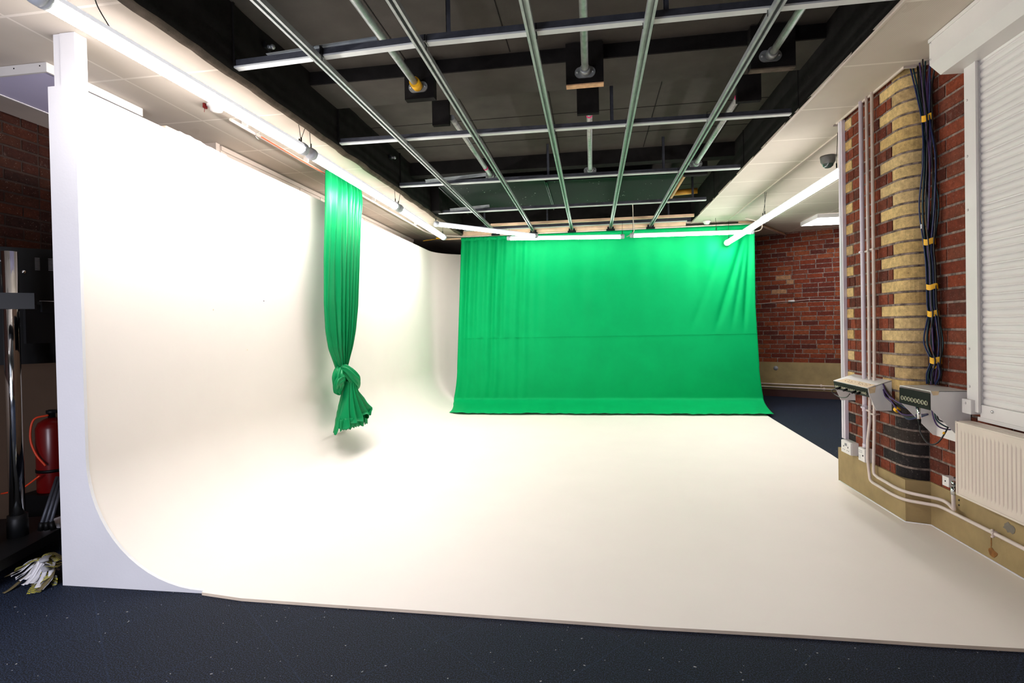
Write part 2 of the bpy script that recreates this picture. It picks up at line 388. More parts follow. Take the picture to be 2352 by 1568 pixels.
# rear wall behind the camera
b = MB(); b.box(-3.75, 2.0, -3.1, -3.08, 0, 3.1); struct(b.build('wall_rear', mat('pale_rear_wall', (150, 146, 144), .8)))
# floor
b = MB(); b.face([b.bm.verts.new(p) for p in ((-3.75, -3.1, 0), (5.1, -3.1, 0), (5.1, 10.6, 0), (-3.75, 10.6, 0))]); struct(b.build('floor', M['carpet']))
# ceiling with the long dark recess
RXL, RXR, RY0, RY1 = -1.985, 1.435, -1.6, 8.03
b = MB()
def sl(x0, x1, y0, y1, z0=CZ, z1=CZ+.02): b.box(x0, x1, y0, y1, z0, z1)
sl(-3.75, RXL, -3.1, 10.6); sl(RXR, 1.795, -3.1, RY1); sl(1.795, 5.1, Y0+.03, RY1); sl(RXL, 5.1, RY1, 10.6); sl(RXL, RXR, -3.1, RY0); sl(1.795, 1.95, -3.1, 3.42)
struct(b.build('ceiling', M['ceil']))
b = MB(); b.box(1.79, 1.80, 3.42, Y0-.02, CZ-.012, CZ+.02); b.box(1.79, 1.86, 3.41, 3.42, CZ-.012, CZ+.02); b.box(1.79, 2.1, Y0+.02, Y0+.03, CZ-.012, CZ+.02)
b.box(RXR-.012, RXR, RY0, RY1, CZ-.012, CZ+.01); b.box(1.90, 1.925, Y0+.05, RY1, CZ-.012, CZ)
b.box(RXL, RXL+.012, RY0, RY1, CZ-.010, CZ+.01)
struct(b.build('trim_2', M['frame']))
# recess lining : felt walls, soffit, downstand beam
ZT = 3.0; b = MB()
def wall_noise(y, z, a=.006): return a*(math.sin(y*7.3+z*5)+.6*math.sin(y*17.1-z*11)+.4*math.sin(y*41+z*3))
XL, XR = -1.905, 1.425
def lfn(u, v):
    y = RY0+(RY1-RY0)*u; pr = [(-1.972, 2.652), (-1.966, 2.628), (-1.945, 2.612), (-1.92, 2.615), (-1.906, 2.634), (XL, 2.68), (XL, 2.8), (XL, 2.92), (XL, ZT+.02)]
    i = min(int(v*8+1e-6), 8); x, z = pr[i]; lump = .010*max(0, math.sin(y*9.5+math.sin(y*3.1)*2))*(1 if i < 5 else .3)
    return (x+wall_noise(y, z, .003), y, z-lump*.8)
g = b.grid(lfn, 240, 8)
def mset(b, v0, rng): pass
for f in b.bm.faces:
    c = f.calc_center_median()
    if c.z < 2.645: f.material_index = 1
def rfn(u, v):
    y = RY0+(RY1-RY0)*u; pr = [(1.423, 2.652), (1.424, 2.66), (XR, 2.70), (XR, 2.85), (XR, ZT+.02)]
    x, z = pr[int(v*4+1e-6)]; return (x+wall_noise(y, z, .002), y, z)
b.grid(rfn, 160, 4)
b.box(XL, XR, RY1-.03, RY1-.02, 2.75, ZT+.02); b.box(XL, XR, RY0, RY0+.01, 2.65, ZT+.02)
struct(b.build('wall_recess', [M['foam'], M['foam_lip']]))
b = MB(); b.box(XL-.01, XR+.01, RY0, RY1, ZT, ZT+.02)
b.box(XL, XR, 3.52, 3.53, 2.912, ZT, ) ; 
for f in b.bm.faces:
    if f.calc_center_median().y > 3.5 and f.calc_center_median().y < 3.54: f.material_index = 1
b.box(XL, XR, 3.53, 3.93, 2.910, 2.955); b.mi = 1
b.box(XL, XR, 5.62, 5.74, 2.86, ZT)
for y in (4.58, 5.15, 1.0, 2.3, 6.6, 7.2): b.box(XL, XR, y, y+.006, ZT-.0025, ZT)
for x in (-1.2, -.5, .34, 1.02): b.box(x, x+.006, RY0, 3.5, ZT-.0025, ZT); b.box(x+.2, x+.206, 3.93, 5.6, ZT-.0025, ZT)
for y in (2.7, 3.93, 5.28, 6.50): b.box(XL-.002, XL+.012, y, y+.012, 2.66, ZT); b.box(XR-.006, XR+.003, y+.03, y+.042, 2.68, ZT)
b.box(XL, XL+.10, 6.36, 6.50, 2.64, ZT)
struct(b.build('ceiling_recess', [M['foam_grey'], M['foam']]))
# ------------------------------------------------------------------ cyclorama
cyc = thing('cyclorama', 'white curved studio cove wall running into a white painted floor', 'cyclorama', (0, 0, 0))
CXW = -2.411; YB = 8.49; Rf = .60; Rc = .64; YF = 2.262; XE = 2.12; TOP = 2.392
l1 = (YB-Rc)-YF; l2 = Rc*PI/2; l3 = XE-(CXW+Rc); LT = l1+l2+l3
def cpath(s):
    if s <= l1: return Vector((CXW, YF+s)), Vector((1, 0))
    if s <= l1+l2:
        a = (s-l1)/Rc; return Vector((CXW+Rc-Rc*math.cos(a), YB-Rc+Rc*math.sin(a))), Vector((math.cos(a), -math.sin(a)))
    return Vector((CXW+Rc+(s-l1-l2), YB)), Vector((0, -1))
prof = [(0, TOP), (0, 1.9), (0, 1.2), (0, ZC+Rf)]+[(Rf-Rf*math.cos(a), ZC+Rf-Rf*math.sin(a)) for a in [PI/2*k/16 for k in range(1, 17)]]
sv = [0, l1*.5]+[l1+l2*k/20 for k in range(0, 21)]+[l1+l2+l3*k/3 for k in range(1, 4)]
b = MB(); G = []
for s in sv:
    p, n = cpath(s); G.append([b.bm.verts.new((p.x+n.x*o, p.y+n.y*o, z)) for o, z in prof])
for i in range(len(G)-1):
    for j in range(len(prof)-1):
        f = b.face([G[i][j], G[i+1][j], G[i+1][j+1], G[i][j+1]]); f.smooth = True
b.build('cove_wall', M['cyc'], cyc)
# floor slab with a slightly wavering front edge
front = [(-1.80, 2.232), (-1.581, 2.202), (-1.2, 2.194), (-.676, 2.187), (-.2, 2.178), (.216, 2.171), (.78, 2.175), (1.2, 2.17), (1.517, 2.172), (1.93, 2.17)]
inner = [(CXW+Rf, YF)]
inn = [(cpath(s)[0]+cpath(s)[1]*Rf) for s in sv]
poly = [(x, y) for x, y in front]+[(1.93, 3.44), (1.82, 3.48), (1.82, 4.36), (2.03, 4.36), (2.10, 5.2), (2.19, 7.05), (2.26, 8.1), (2.12, YB-Rf)]+[(p.x, p.y) for p in inn[::-1]]
b = MB(); T = [b.bm.verts.new((x, y, ZC)) for x, y in poly]; Bt = [b.bm.verts.new((x, y, -.002)) for x, y in poly]
f = b.face(T, 0); n = len(poly)
for i in range(n): b.face([T[i], T[(i+1) % n], Bt[(i+1) % n], Bt[i]], 1)
b.build('painted_floor', [M['cyc'], M['cyc_edge']], cyc)
# front end panel closing the cove
outl = [(-2.557, 0), (-2.557, TOP+.008), (CXW-.015, TOP+.008), (CXW+.002, TOP)]+[(CXW+o+.002, z) for o, z in prof[1:]]+[(-1.80, 0)]
b = MB(); b.prism(outl, lambda x, z: Vector((x, YF-.014, z)), lambda x, z: Vector((x, YF+.002, z)))
b.build('end_panel', M['end_white'], cyc)
for u_, v_ in ((606, 691), (490, 711), (568, 803)):
    b = MB(); b.lathe([(0, 0), (.005, 0), (.004, .0012), (0, .0015)], rot_to(at(u_, v_, 0, CXW), (1, 0, 0)), 10); b.build('paint_mark', M['cable_p'] if u_ == 606 else M['cyc_edge'], cyc)
b = MB(); b.box(-2.555, -2.54, YF, YB, 0, TOP-.03); b.box(-2.55, CXW-.003, YF+.002, YF+.05, 0, TOP)
for y in (3.4, 4.6, 5.8, 7.0): b.box(-2.54, CXW-.004, y, y+.045, 0, TOP-.02)
o = b.build('timber_backing', M['timber'], cyc)
b = MB(); b.box(-2.535, -2.495, YF-.0, YF+.05, TOP-.02, CZ-.002); b.box(-2.495, -2.414, YF-.004, YF+.06, TOP-.03, CZ-.002)
b.build('post', M['end_white'], cyc)
b = MB()
b.prism([(2.84, TOP-.01), (2.86, TOP+.008), (2.92, TOP+.024), (2.96, TOP+.021), (3.0, TOP+.026), (3.04, TOP+.020), (3.09, TOP+.022), (3.14, TOP+.013), (3.19, TOP+.016), (3.27, TOP+.010), (3.33, TOP+.012), (3.36, TOP-.01)], lambda y_, z: Vector((CXW-.02, y_, z)), lambda y_, z: Vector((CXW-.004, y_, z)))
b.build('chipped_plaster', M['end_white'], cyc)
# ------------------------------------------------------------------ metal ceiling grid
def channel(b, p0, p1, w, h, up=True):
    """strut channel between two points: outline with an open slot in its underside"""
    p0, p1 = Vector(p0), Vector(p1); d = (p1-p0).normalized(); sd = d.cross(Vector((0, 0, 1))).normalized(); uz = sd.cross(d)
    g = w*.20; t = .0035; lip = h*.3
    pr = [(-w/2, 0), (-w/2, h), (w/2, h), (w/2, 0), (g, 0), (g, lip), (g+t, lip), (g+t, t), (w/2-t, t), (w/2-t, h-t), (-w/2+t, h-t), (-w/2+t, t), (-g-t, t), (-g-t, lip), (-g, lip), (-g, 0)]
    b.prism(pr, lambda a, z: p0+sd*a+uz*z, lambda a, z: p1+sd*a+uz*z)
bars = [((XL, 2.728, 2.648), (-.85, 2.665, 2.65), 'the nearest, spliced near the left foam wall', 'crossbar'),
        ((XL+.005, 3.960, 2.648), (XR-.03, 4.031, 2.648), 'second nearest, ending at both foam walls', 'crossbar'),
        ((XL+.01, 5.257, 2.648), (XR-.03, 5.334, 2.648), 'third from the camera, with two thin hangers', 'crossbar'),
        ((XL+.03, 6.570, 2.648), (XR-.08, 6.602, 2.648), 'fourth from the camera, below the dark green boards', 'crossbar'),
        ((XL+.05, 7.86, 2.655), (XR-.08, 7.90, 2.655), 'farthest, just in front of the pine beam', 'crossbar')]
for i, (p0, p1, w_, nm) in enumerate(bars):
    t_ = thing('ceiling_crossbar', 'grey steel crossbar of the ceiling grid, '+w_, 'ceiling bar', p0, 'steel channels across the ceiling recess')
    b = MB(); b2 = MB()
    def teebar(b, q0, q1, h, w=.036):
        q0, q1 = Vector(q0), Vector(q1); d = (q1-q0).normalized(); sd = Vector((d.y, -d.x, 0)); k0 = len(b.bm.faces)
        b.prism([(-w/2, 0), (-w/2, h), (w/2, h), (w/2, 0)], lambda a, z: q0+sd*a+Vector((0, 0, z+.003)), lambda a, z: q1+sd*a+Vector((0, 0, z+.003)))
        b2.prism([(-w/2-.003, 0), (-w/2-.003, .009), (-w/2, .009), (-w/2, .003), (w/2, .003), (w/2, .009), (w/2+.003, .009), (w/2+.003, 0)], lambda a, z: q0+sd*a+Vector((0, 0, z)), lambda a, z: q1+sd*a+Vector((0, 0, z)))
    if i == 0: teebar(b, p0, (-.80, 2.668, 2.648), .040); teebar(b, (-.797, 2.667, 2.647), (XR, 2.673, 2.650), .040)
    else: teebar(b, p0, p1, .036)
    b.build('channel', M['galv_dark'], t_); o = b2.build('underside_strip', M['lit_lip'], t_); o['label'] = 'pale strip under the bar, its lit underside put into colour'  # dark sides and pale underside carry the light from below as colour
    hs = {0: [(-.696, .24), (.379, .24)], 1: [(.17, .3)], 2: [(-.40, .33), (.703, .33)], 3: [(1.20, .34)], 4: [(-1.55, .33), (-.62, .33), (1.1, .33)]}[i]
    for x, hh in hs:
        y = p0[1]+(p1[1]-p0[1])*(x-p0[0])/(p1[0]-p0[0]) if i else 2.67
        h = MB(); h.box(x-.012, x+.012, y+.021, y+.024, 2.66, ZT); h.box(x-.012, x-.009, y+.021, y+.036, 2.66, ZT); h.lathe([(0, 0), (.007, 0), (.006, .005), (0, .006)], rot_to((x, y+.021, 2.675), (0, -1, 0)), 8)
        h.build('hanger', M['galv_dark'], t_)
    if i in (0, 2, 3):
        x0 = {0: -1.70, 2: -1.62, 3: -1.72}[i]; x1 = x0+{0: .62, 2: .62, 3: .5}[i]; y = p0[1]-.023
        h = MB(); M4 = Matrix.Translation((x0, y, 2.668)) @ Matrix.Rotation(-.05, 4, 'Y')
        h.box(0, x1-x0, -.002, .002, 0, .030, M4); h.box(0, x1-x0, -.016, -.002, .026, .030, M4)
        for k in (.05, .2, .45): h.lathe([(0, 0), (.006, 0), (.005, .005), (0, .006)], M4 @ rot_to((k, -.003, .012), (0, -1, 0)), 8)
        h.build('splice_plate', M['galv'], t_)
rods = [(-1.396, 7.93, 'leftmost'), (-.832, 7.96, 'second from the left'), (-.268, 7.97, 'third from the left, middle of the recess'), (.290, 7.97, 'fourth from the left'), (.854, 7.97, 'rightmost')]
for x, y1, w_ in rods:
    t_ = thing('ceiling_rail', 'long galvanised rail running away under the crossbars, '+w_, 'ceiling rail', (x, 0, 2.62), 'galvanised strut rails running to the back')
    b = MB(); channel(b, (x, -1.2, 2.618), (x, y1, 2.618), .042, .028); b.build('channel', M['galv'], t_)
    for y in (2.67, 4.0, 5.3, 6.59):
        h = MB(); h.tube([(x-.024, y, 2.62), (x-.024, y, 2.70), (x+.024, y, 2.70), (x+.024, y, 2.62)], .0018, 5); h.box(x+.020, x+.026, y-.02, y+.02, 2.646, 2.69); h.build('wire_clip', M['blackmet'], t_)
    h = MB(); h.box(x-.06, x+.06, y1-.02, y1+.02, 2.585, 2.61); h.box(x-.045, x-.02, y1-.02, y1+.02, 2.60, 2.64); h.box(x+.02, x+.045, y1-.02, y1+.02, 2.60, 2.64)
    h.build('end_bracket', M['blackmet'], t_)
# scaffold tubes with flanges, the boards they are fixed to
def flange(t_, x, y, z, d, lab=None):
    b = MB(); M4 = rot_to((x, y, z), (0, d, 0)); b.lathe([(.021, 0), (.032, 0), (.032, .055), (.029, .06), (.0215, .06)], M4, 20)
    y0, y1 = sorted((y, y+d*.009)); st_ = [(.034*math.cos(a)+(.030 if math.cos(a) > 0 else -.030), .034*math.sin(a)) for a in [2*PI*(k+.5)/24 for k in range(24)]]
    b.prism(st_, lambda a, c: Vector((x+a, y0, z+c)), lambda a, c: Vector((x+a, y1, z+c)))
    for sx in (-.048, .048): b.lathe([(0, 0), (.008, 0), (.008, .014), (.004, .017), (0, .017)], rot_to((x+sx, y, z), (0, d, 0)), 8)
    return b.build('flange', M['galv'], t_)
def pipe(x, y0, y1, z, where, f0, f1, tape=None):
    t_ = thing('scaffold_tube', 'galvanised scaffold tube in the dark ceiling recess, '+where, 'tube', (x, y0, z), 'galvanised scaffold tubes in the ceiling recess')
    b = MB(); b.tube([(x, y0, z), (x, y1, z)], .0215, 18, smooth=True); b.build('tube', M['pipe_galv'], t_)
    if f0: flange(t_, x, y0, z, 1)
    if f1: flange(t_, x, y1, z, -1)
    if tape:
        for (ya, yb, m_) in tape:
            b = MB(); b.tube([(x, ya, z), (x, yb, z)], .0236 if m_ == 'pink' else .034, 18); o = b.build('tape', M[m_], t_); o['label'] = m_+' tape wrapped around the tube'
ZP = 2.80
pipe(-1.105, -1.5, 3.455, ZP, 'nearest left one with yellow tape', False, True, [(3.37, 3.44, 'yellow')])
pipe(-.015, -1.5, 3.455, ZP, 'middle one ending at a raw-edged board', False, True)
pipe(1.085, -1.5, 3.455, ZP, 'nearest on the right', False, True)
pipe(-1.02, 3.99, 5.62, ZP, 'far left, beginning behind a small black block', False, True, [(5.28, 5.31, 'pink')])
pipe(.008, 3.99, 5.62, ZP, 'far middle, pink ring near its front end', False, True, [(4.13, 4.155, 'pink')])
pipe(1.05, 3.99, 5.62, ZP, 'far right, pink ring near its front end', False, True, [(4.01, 4.04, 'pink')])
for x0, x1, w_, edge in ((-1.20, -1.03+.03, 'behind the yellow taped tube flange', 'foam'), (-.135, .10, 'with a raw pale cut edge', 'ply'), (.975, 1.23, 'under the ragged felt near the right foam wall', 'foam_lip')):
    t_ = thing('mounting_board', 'black felt-covered board '+w_, 'board', (x0, 3.47, 2.75), 'felt-covered boards carrying the tubes')
    b = MB(); b.box(x0, x1, 3.456, 3.52, 2.735, 2.99); b.build('board', M['foam'], t_)
    b = MB(); b.box(x0, x1, 3.457, 3.51, 2.727, 2.7345); b.build('bottom_edge', M[edge], t_)
for x0, x1, w_ in ((-1.16, -1.03, 'on the left'), (-.08, .078, 'in the middle'), (1.02, 1.18, 'on the right')):
    b = MB(); b.box(x0, x1, 3.945, 3.988, 2.735, ZT-.002, bev=.004)
    tag(b.build('mounting_block', M['foam']), 'small black felt-covered block hiding a scaffold tube end, '+w_, 'block', 'small black blocks in the ceiling recess')
b = MB(); b.box(.97, 1.20, 5.79, 5.86, 2.74, ZT-.002, bev=.004); tag(b.build('mounting_block', M['foam']), 'black block beyond the farthest right scaffold tube', 'block', 'small black blocks in the ceiling recess')
# dark green boards above the far grid
for x0, x1, y0, y1, z, w_ in ((-1.66, -.49, 5.87, 7.33, 2.80, 'left dark green ceiling board with many white chips and a raised frame'), (-.46, .96, 5.93, 7.25, 2.80, 'wide dark green ceiling board, smoother, right of the chipped one')):
    t_ = thing('ceiling_board', w_, 'ceiling board', (x0, y0, z), 'dark green boards hung over the grid')
    b = MB(); b.box(x0, x1, y0, y1, z, z+.03, bev=.003); b.build('board', M['board_green'], t_)
    b = MB(); b.box(x0-.012, x0, y0, y1, z-.012, z+.05); b.box(x1, x1+.012, y0, y1, z-.012, z+.05); b.box(x0, x1, y0-.012, y0, z-.005, z+.06); b.build('rim', M['blackmet'], t_)
b = MB(); b.box(.99, 1.01, 5.96, 7.2, 2.77, 2.80); tag(b.build('batten', M['ply']), 'short pale batten lying along the edge of the dark green board', 'batten')
b = MB(); b.tube([(.98, 6.92, 2.83), (1.30, 6.86, 2.83)], .035, 16); tag(b.build('cardboard_tube', M['wood_y']), 'yellow-brown tube lying above the grid beside the right felt wall', 'tube')
# timber at the back
b = MB(); b.box(-1.96, 1.345, 7.985, 8.02, 2.615, 2.685); tag(b.build('timber_beam', M['timber']), 'pale pine beam above the green backdrop carrying the rail ends', 'beam')
b = MB(); b.box(-1.40, XR-.04, 7.56, 7.60, 2.655, 2.69); tag(b.build('timber_batten', M['timber']), 'thin pale pine batten laid across the rails near the back', 'batten')
b = MB(); b.tube(bez([(.55, 7.3, 2.83), (.57, 7.45, 2.80), (.585, 7.6, 2.62), (.60, 7.7, 2.52), (.54, 7.75, 2.47), (.50, 7.75, 2.452)]), .006, 7); b.tube([(.535, 7.25, 2.82), (.78, 7.22, 2.83)], .010, 7)
tag(b.build('power_cable', M['pipe_white']), 'white power cable dropping from the dark recess between the two back tubes', 'cable')
# ------------------------------------------------------------------ curtain rail (runs along the left, across the back, off to the right wall)
rail_pts = [(-2.32, 3.25, 2.605), (-2.325, 4.5, 2.605), (-2.335, 7.38, 2.605)]+[(-2.335+.6-.6*math.cos(a), 7.42+.6*math.sin(a), 2.605) for a in [PI/2*k/8 for k in range(1, 9)]]+[(0, 8.025, 2.605), (2.10, 8.04, 2.605)]+[(2.10+.35*math.sin(a)*1.0, 8.04+.35*(1-math.cos(a)), 2.605) for a in [1.05*k/6 for k in range(1, 7)]]+[(3.12, 9.28, 2.605)]
t_ = thing('curtain_rail', 'white curtain rail curving along the ceiling above the green cloths', 'curtain rail', (-2.32, 3, 2.6))
b = MB(); b.tube(rail_pts, .011, 8, smooth=True); b.build('rail', M['pipe_white'], t_)
for x in (-1.4, 1.2):
    b = MB(); b.box(x, x+.02, 8.04, 8.07, 2.615, 2.655); b.build('ceiling_bracket', M['white'], t_)
for y in (3.4, 4.2, 5.6, 7.0):
    b = MB(); b.box(-2.345, -2.305, y, y+.015, 2.612, 2.655); b.build('ceiling_bracket', M['white'], t_)
b = MB(); b.tube([(p[0]-.02, p[1]+.03, 2.632) for p in rail_pts if p[0] > 1.5], .019, 4, smooth=False); b.build('timber_backing', M['timber'], t_)
b = MB(); b.box(-2.2, -1.95, 8.05, 8.09, 2.575, 2.592); b.build('timber_strip', M['timber'], t_)
# ------------------------------------------------------------------ green backdrop
t_ = thing('green_screen', 'large bright green cloth hanging across the back, hem spread over the white floor', 'green screen', (.15, 8.05, 0))
def edge_x(z, side):
    L = ((2.62, -1.945), (1.573, -2.000), (.574, -2.057), (.24, -2.10), (.0, -2.17)); Rr = ((2.62, 2.288), (1.46, 2.288), (.538, 2.331), (.106, 2.383), (.0, 2.46))
    T = L if side == 0 else Rr
    for (za, xa), (zb, xb) in zip(T, T[1:]):
        if z >= zb: return xa+(xb-xa)*(za-z)/(za-zb)
    return T[-1][1]
def sm(a, b_, x): x = max(0, min(1, (x-a)/(b_-a))); return x*x*(3-2*x)
def gfn(u, v):
    # v 0..1 top to bottom; lower 12% turns forward over the floor
    if v < .90: z = 2.588-(2.588-.15)*(v/.90); y = 8.055; k = 0
    else:
        k = (v-.90)/.10; a = k*PI/2
        z = .034+(.15-.034)*(1-math.sin(a)); y = 8.055-.76*(1-math.cos(a))
    xs0, xs1 = edge_x(z, 0), edge_x(z, 1)
    if k > 0:
        pr = (8.055-y)/.76; xs0, xs1 = -2.115+(-2.035+2.115)*pr-.03*math.sin(PI*pr)*.3, 2.375+(2.275-2.375)*pr
    elif z < .6:
        e = (.6-z)/.45; xs0 = -2.055+(-2.115+2.055)*e**1.6; xs1 = 2.325+(2.375-2.325)*e**1.4
    x = xs0+(xs1-xs0)*u
    d = 0
    left = 1-sm(.12, .36, u); lz = .35+.65*sm(.3, 2.2, z)
    ph = u*LT
    d += .032*left*lz*math.sin(2*PI*u*30+.6*math.sin(z*1.1)+.9*math.sin(u*9))*(.7+.3*math.sin(u*61))
    d += .010*(1-left)*sm(.9, 1.9, z)*math.sin(2*PI*u*13+z*.5)*(.4+.6*math.sin(u*17)**2)
    # slanting drag folds from the top right corner
    xr = x-2.25
    for (x0, sl_, amp, wd) in ((-.05, .30, .035, .045), (-.02, .18, .022, .035), (.0, .08, .03, .03), (-.30, .36, .012, .05)):
        c = x0-sl_*(2.6-z); q = (xr-c)/wd
        d -= amp*math.exp(-q*q)*sm(1.0, 1.5, z)*1.0
    d += .010*math.exp(-((xr+.55)/.5)**2)*math.sin(z*3)
    # faint pinch under the seam
    if z < 1.06: d += .004*sm(.2, .8, z)*math.sin(2*PI*u*22)*left
    d += .0035*math.exp(-((z-1.064)/.008)**2)
    d += .012*sm(2.50, 2.59, z)*math.sin(2*PI*u*70)*left*.6
    if k == 0: y -= d
    else: y -= d*(1-k); z += .012*k*max(0, math.sin(u*41)*math.sin(u*13+1))*(1-k*.3)+.006*k*math.sin(u*90)**2
    if k > .95: y += .012*math.sin(u*23)+.006*math.sin(u*71)
    if z < .03: z = .03
    return (x, y, z)
b = MB(); b.grid(gfn, 330, 150)
o = b.build('cloth', M['green'], t_); md = o.modifiers.new('thick', 'SOLIDIFY'); md.thickness = .0025
b = MB(); b.grid(lambda u, v: (edge_x(2.58, 0)+(edge_x(2.58, 1)-edge_x(2.58, 0))*u, 8.035-.010*math.sin(2*PI*u*60)*(1-sm(.12, .36, u))-.004, 2.590-.05*v), 260, 2)
o = b.build('header_tape', M['green'], t_); md = o.modifiers.new('thick', 'SOLIDIFY'); md.thickness = .002
b = MB()
def seamf(u, v):
    p = gfn(u, .90*(2.598-1.064)/(2.598-.15)); return (p[0], p[1]-.0035-.003*math.sin(PI*v), p[2]-.006*v)
b.grid(seamf, 300, 2); o = b.build('seam', M['green'], t_); o['label'] = 'horizontal stitched seam across the cloth'
# ------------------------------------------------------------------ knotted curtain
t_ = thing('knotted_curtain', 'green curtain gathered and tied in a knot, hanging before the left cove wall', 'curtain', (-2.25, 4.7, .4))
XC = -2.235
def U(u_, v_): p = at(u_, v_, 0, XC); return p.y, p.z
lv = [398, 420, 450, 500, 600, 700, 760, 800, 828, 846, 856]
LE = [749, 748.5, 748, 747.5, 745, 745, 749.5, 757, 768, 775, 777]
RE = [826, 826, 825.5, 821.5, 818.5, 815, 809, 803, 796, 791, 790]
def lerp(T, X, x):
    if x <= X[0]: return T[0]
    for i in range(len(X)-1):
        if x <= X[i+1]: return T[i]+(T[i+1]-T[i])*(x-X[i])/(X[i+1]-X[i])
    return T[-1]
NF = 9
rng = [random.uniform(-.6, .6) for _ in range(NF+2)]; rw = [random.uniform(.7, 1.3) for _ in range(NF*2+4)]
def drape(u, v):
    pv = 392+(856-392)*v; l, r = lerp(LE, lv, pv), lerp(RE, lv, pv)
    yl, zl = U(l, pv); yr, zr = U(r, pv); z = (zl+zr)/2
    if v < .002: z = 2.59
    z = min(z, 2.59)
    yc, hw = (yl+yr)/2, (yr-yl)/2
    th = 2*PI*u; dep = .05*(.45+.55*sm(0, .10, v))*(1 if pv < 780 else 1-.3*sm(780, 856, pv))+.008
    # pleats: strong front folds
    pl_ = math.cos(th); fr = max(0, math.sin(th))  # front side = +x
    uu = (1-pl_)/2
    fold = (1.25*abs(math.sin(PI*NF*uu+.5*math.sin(uu*7+v*2.2)+.8*v+.3*math.sin(v*9+uu*20)))**.8-.5)*1.25*(.6+.4*rw[int(uu*NF) % len(rw)])
    amp = .030*(.45+.55*sm(0, .15, v))*(1-.6*sm(.75, 1, v))
    if uu < .22: fold *= .25+.75*sm(.12, .26, uu)
    x = XC+dep*math.sin(th)*.9+amp*fold*(1 if math.sin(th) > 0 else .5)
    y = yc-hw*pl_+.006*math.cos(2*PI*NF*uu)*math.sin(th)
    return (x, y, z)
b = MB(); b.grid(drape, 260, 70, close=True); b.build('drape', M['green2'], t_)
def ctrl(u_, v_, dx): y, z = U(u_, v_); return Vector((XC+dx, y, z))
def band(name, pts, widths, flat, nf, amp, tw=None):
    """cloth roll swept along a curve with creases running along it"""
    P = bez(pts, 10); n = len(P); b = MB()
    Wd = [lerp(widths, [k/(len(widths)-1) for k in range(len(widths))], i/(n-1)) for i in range(n)]
    up = Vector((1, 0, 0)); rings = []
    for i in range(n):
        d = (P[min(i+1, n-1)]-P[max(i-1, 0)]).normalized(); a = d.cross(up).normalized(); c = a.cross(d).normalized()
        ring = []
        for k in range(96):
            th = 2*PI*k/96; w = Wd[i]; f = 1+amp*math.sin(nf*th+i*.05+math.sin(i*.11)*1.5)+amp*.6*abs(math.sin(nf*1.5*th+1+i*.07))
            ring.append(b.bm.verts.new(P[i]+a*math.cos(th)*w*f+c*math.sin(th)*w*flat*f))
        rings.append(ring)
    for i in range(n-1):
        for k in range(96):
            f = b.face([rings[i][k], rings[i][(k+1) % 96], rings[i+1][(k+1) % 96], rings[i+1][k]]); f.smooth = True
    b.face(rings[0][::-1]); b.face(rings[-1]); return b
b = band('knot', [ctrl(783, 838, -.005), ctrl(784, 855, .0), ctrl(786, 875, .01), ctrl(790, 905, .02)], [.03, .045, .05, .045], .7, 9, .06)
b.build('knot_core', M['green2'], t_)
# knot: a broad wrap over the neck, a loop behind, a folded ear on the left
b = band('knot', [ctrl(776, 844, .02), ctrl(780, 848, .05), ctrl(788, 861, .075), ctrl(797.5, 874, .08), ctrl(803.5, 888, .06), ctrl(805, 897, .02)], [.024, .046, .060, .062, .048, .014], .6, 8, .11)
k1 = b.build('knot_wrap', M['green2'], t_)
b = band('knot', [ctrl(778, 846, .0), ctrl(770, 854, .03), ctrl(764, 866, .05), ctrl(770, 882, .03), ctrl(774, 895, .01), ctrl(779, 905, .01)], [.02, .045, .055, .058, .045, .012], .7, 8, .12)
b.build('knot_loop', M['green2'], t_)
b = band('knot', [ctrl(776, 866, .06), ctrl(766, 871, .075), ctrl(757.5, 879, .07), ctrl(757, 893, .055)], [.022, .038, .034, .024], .5, 6, .14)
b.build('knot_ear', M['green2'], t_)
tl = [872, 900, 921, 953, 962, 984, 994]; tL = [784, 779.5, 774, 766, 764.5, 762, 768]; tR = [797, 804.5, 818, 832, 835, 831, 822]
def tail(u, v):
    pv = 872+(979-872)*v; l, r = lerp(tL, tl, pv), lerp(tR, tl, pv)
    yl, zl = U(l, pv); yr, zr = U(r, pv); th = 2*PI*u; hw = (yr-yl)/2; c = math.cos(th)
    amp = .10+.20*v
    f = 1+amp*(.5*math.sin(7*th+1.5+.8*v)+.35*math.sin(11*th+2*v))*min(1, abs(math.sin(th))*1.6)
    slope = -.02*c*v
    z = (zl+zr)/2+.02*v*v*math.sin(9*th)+(.055*v*v*(-c*-1))*0+ v*v*.05*(c<0)*0
    uu = (1-c)/2; si = math.sin(th)
    rid = 1.3*abs(math.sin(PI*6*uu+.9*math.sin(uu*5)+.4*math.sin(v*5)))**.8-.7
    x = XC+.045+(.040+.065*v)*si+(.012+.040*v)*rid*(1 if si > 0 else .4)*min(1, abs(si)*2)
    y = (yl+yr)/2-hw*c*(1 if v < .9 else 1)
    # hem runs higher on the right
    z += .060*v*v*max(0, -c)+(.075*v**4+.02*v**4*math.sin(8*uu*PI))*max(0, si)
    return (x, y, z)
b = MB(); b.grid(tail, 200, 40, close=True); o = b.build('tail', M['green2'], t_); md = o.modifiers.new('thick', 'SOLIDIFY'); md.thickness = .003
b = MB()
for q in range(7):
    cy0, cz0 = U(770+q*8, 982-q*2.2)
    def ruf(u, v, q=q, cy0=cy0, cz0=cz0):
        th = 2*PI*u; r = .022+.018*math.sin(3*th+q*1.7)+.006*math.sin(7*th); return (XC+.075+.02*math.sin(q*2.1)+r*math.cos(th), cy0+r*math.sin(th)*1.3, cz0-.01+.09*v+.014*math.sin(5*th+q)*(1-v))
    b.grid(ruf, 40, 4, close=True)
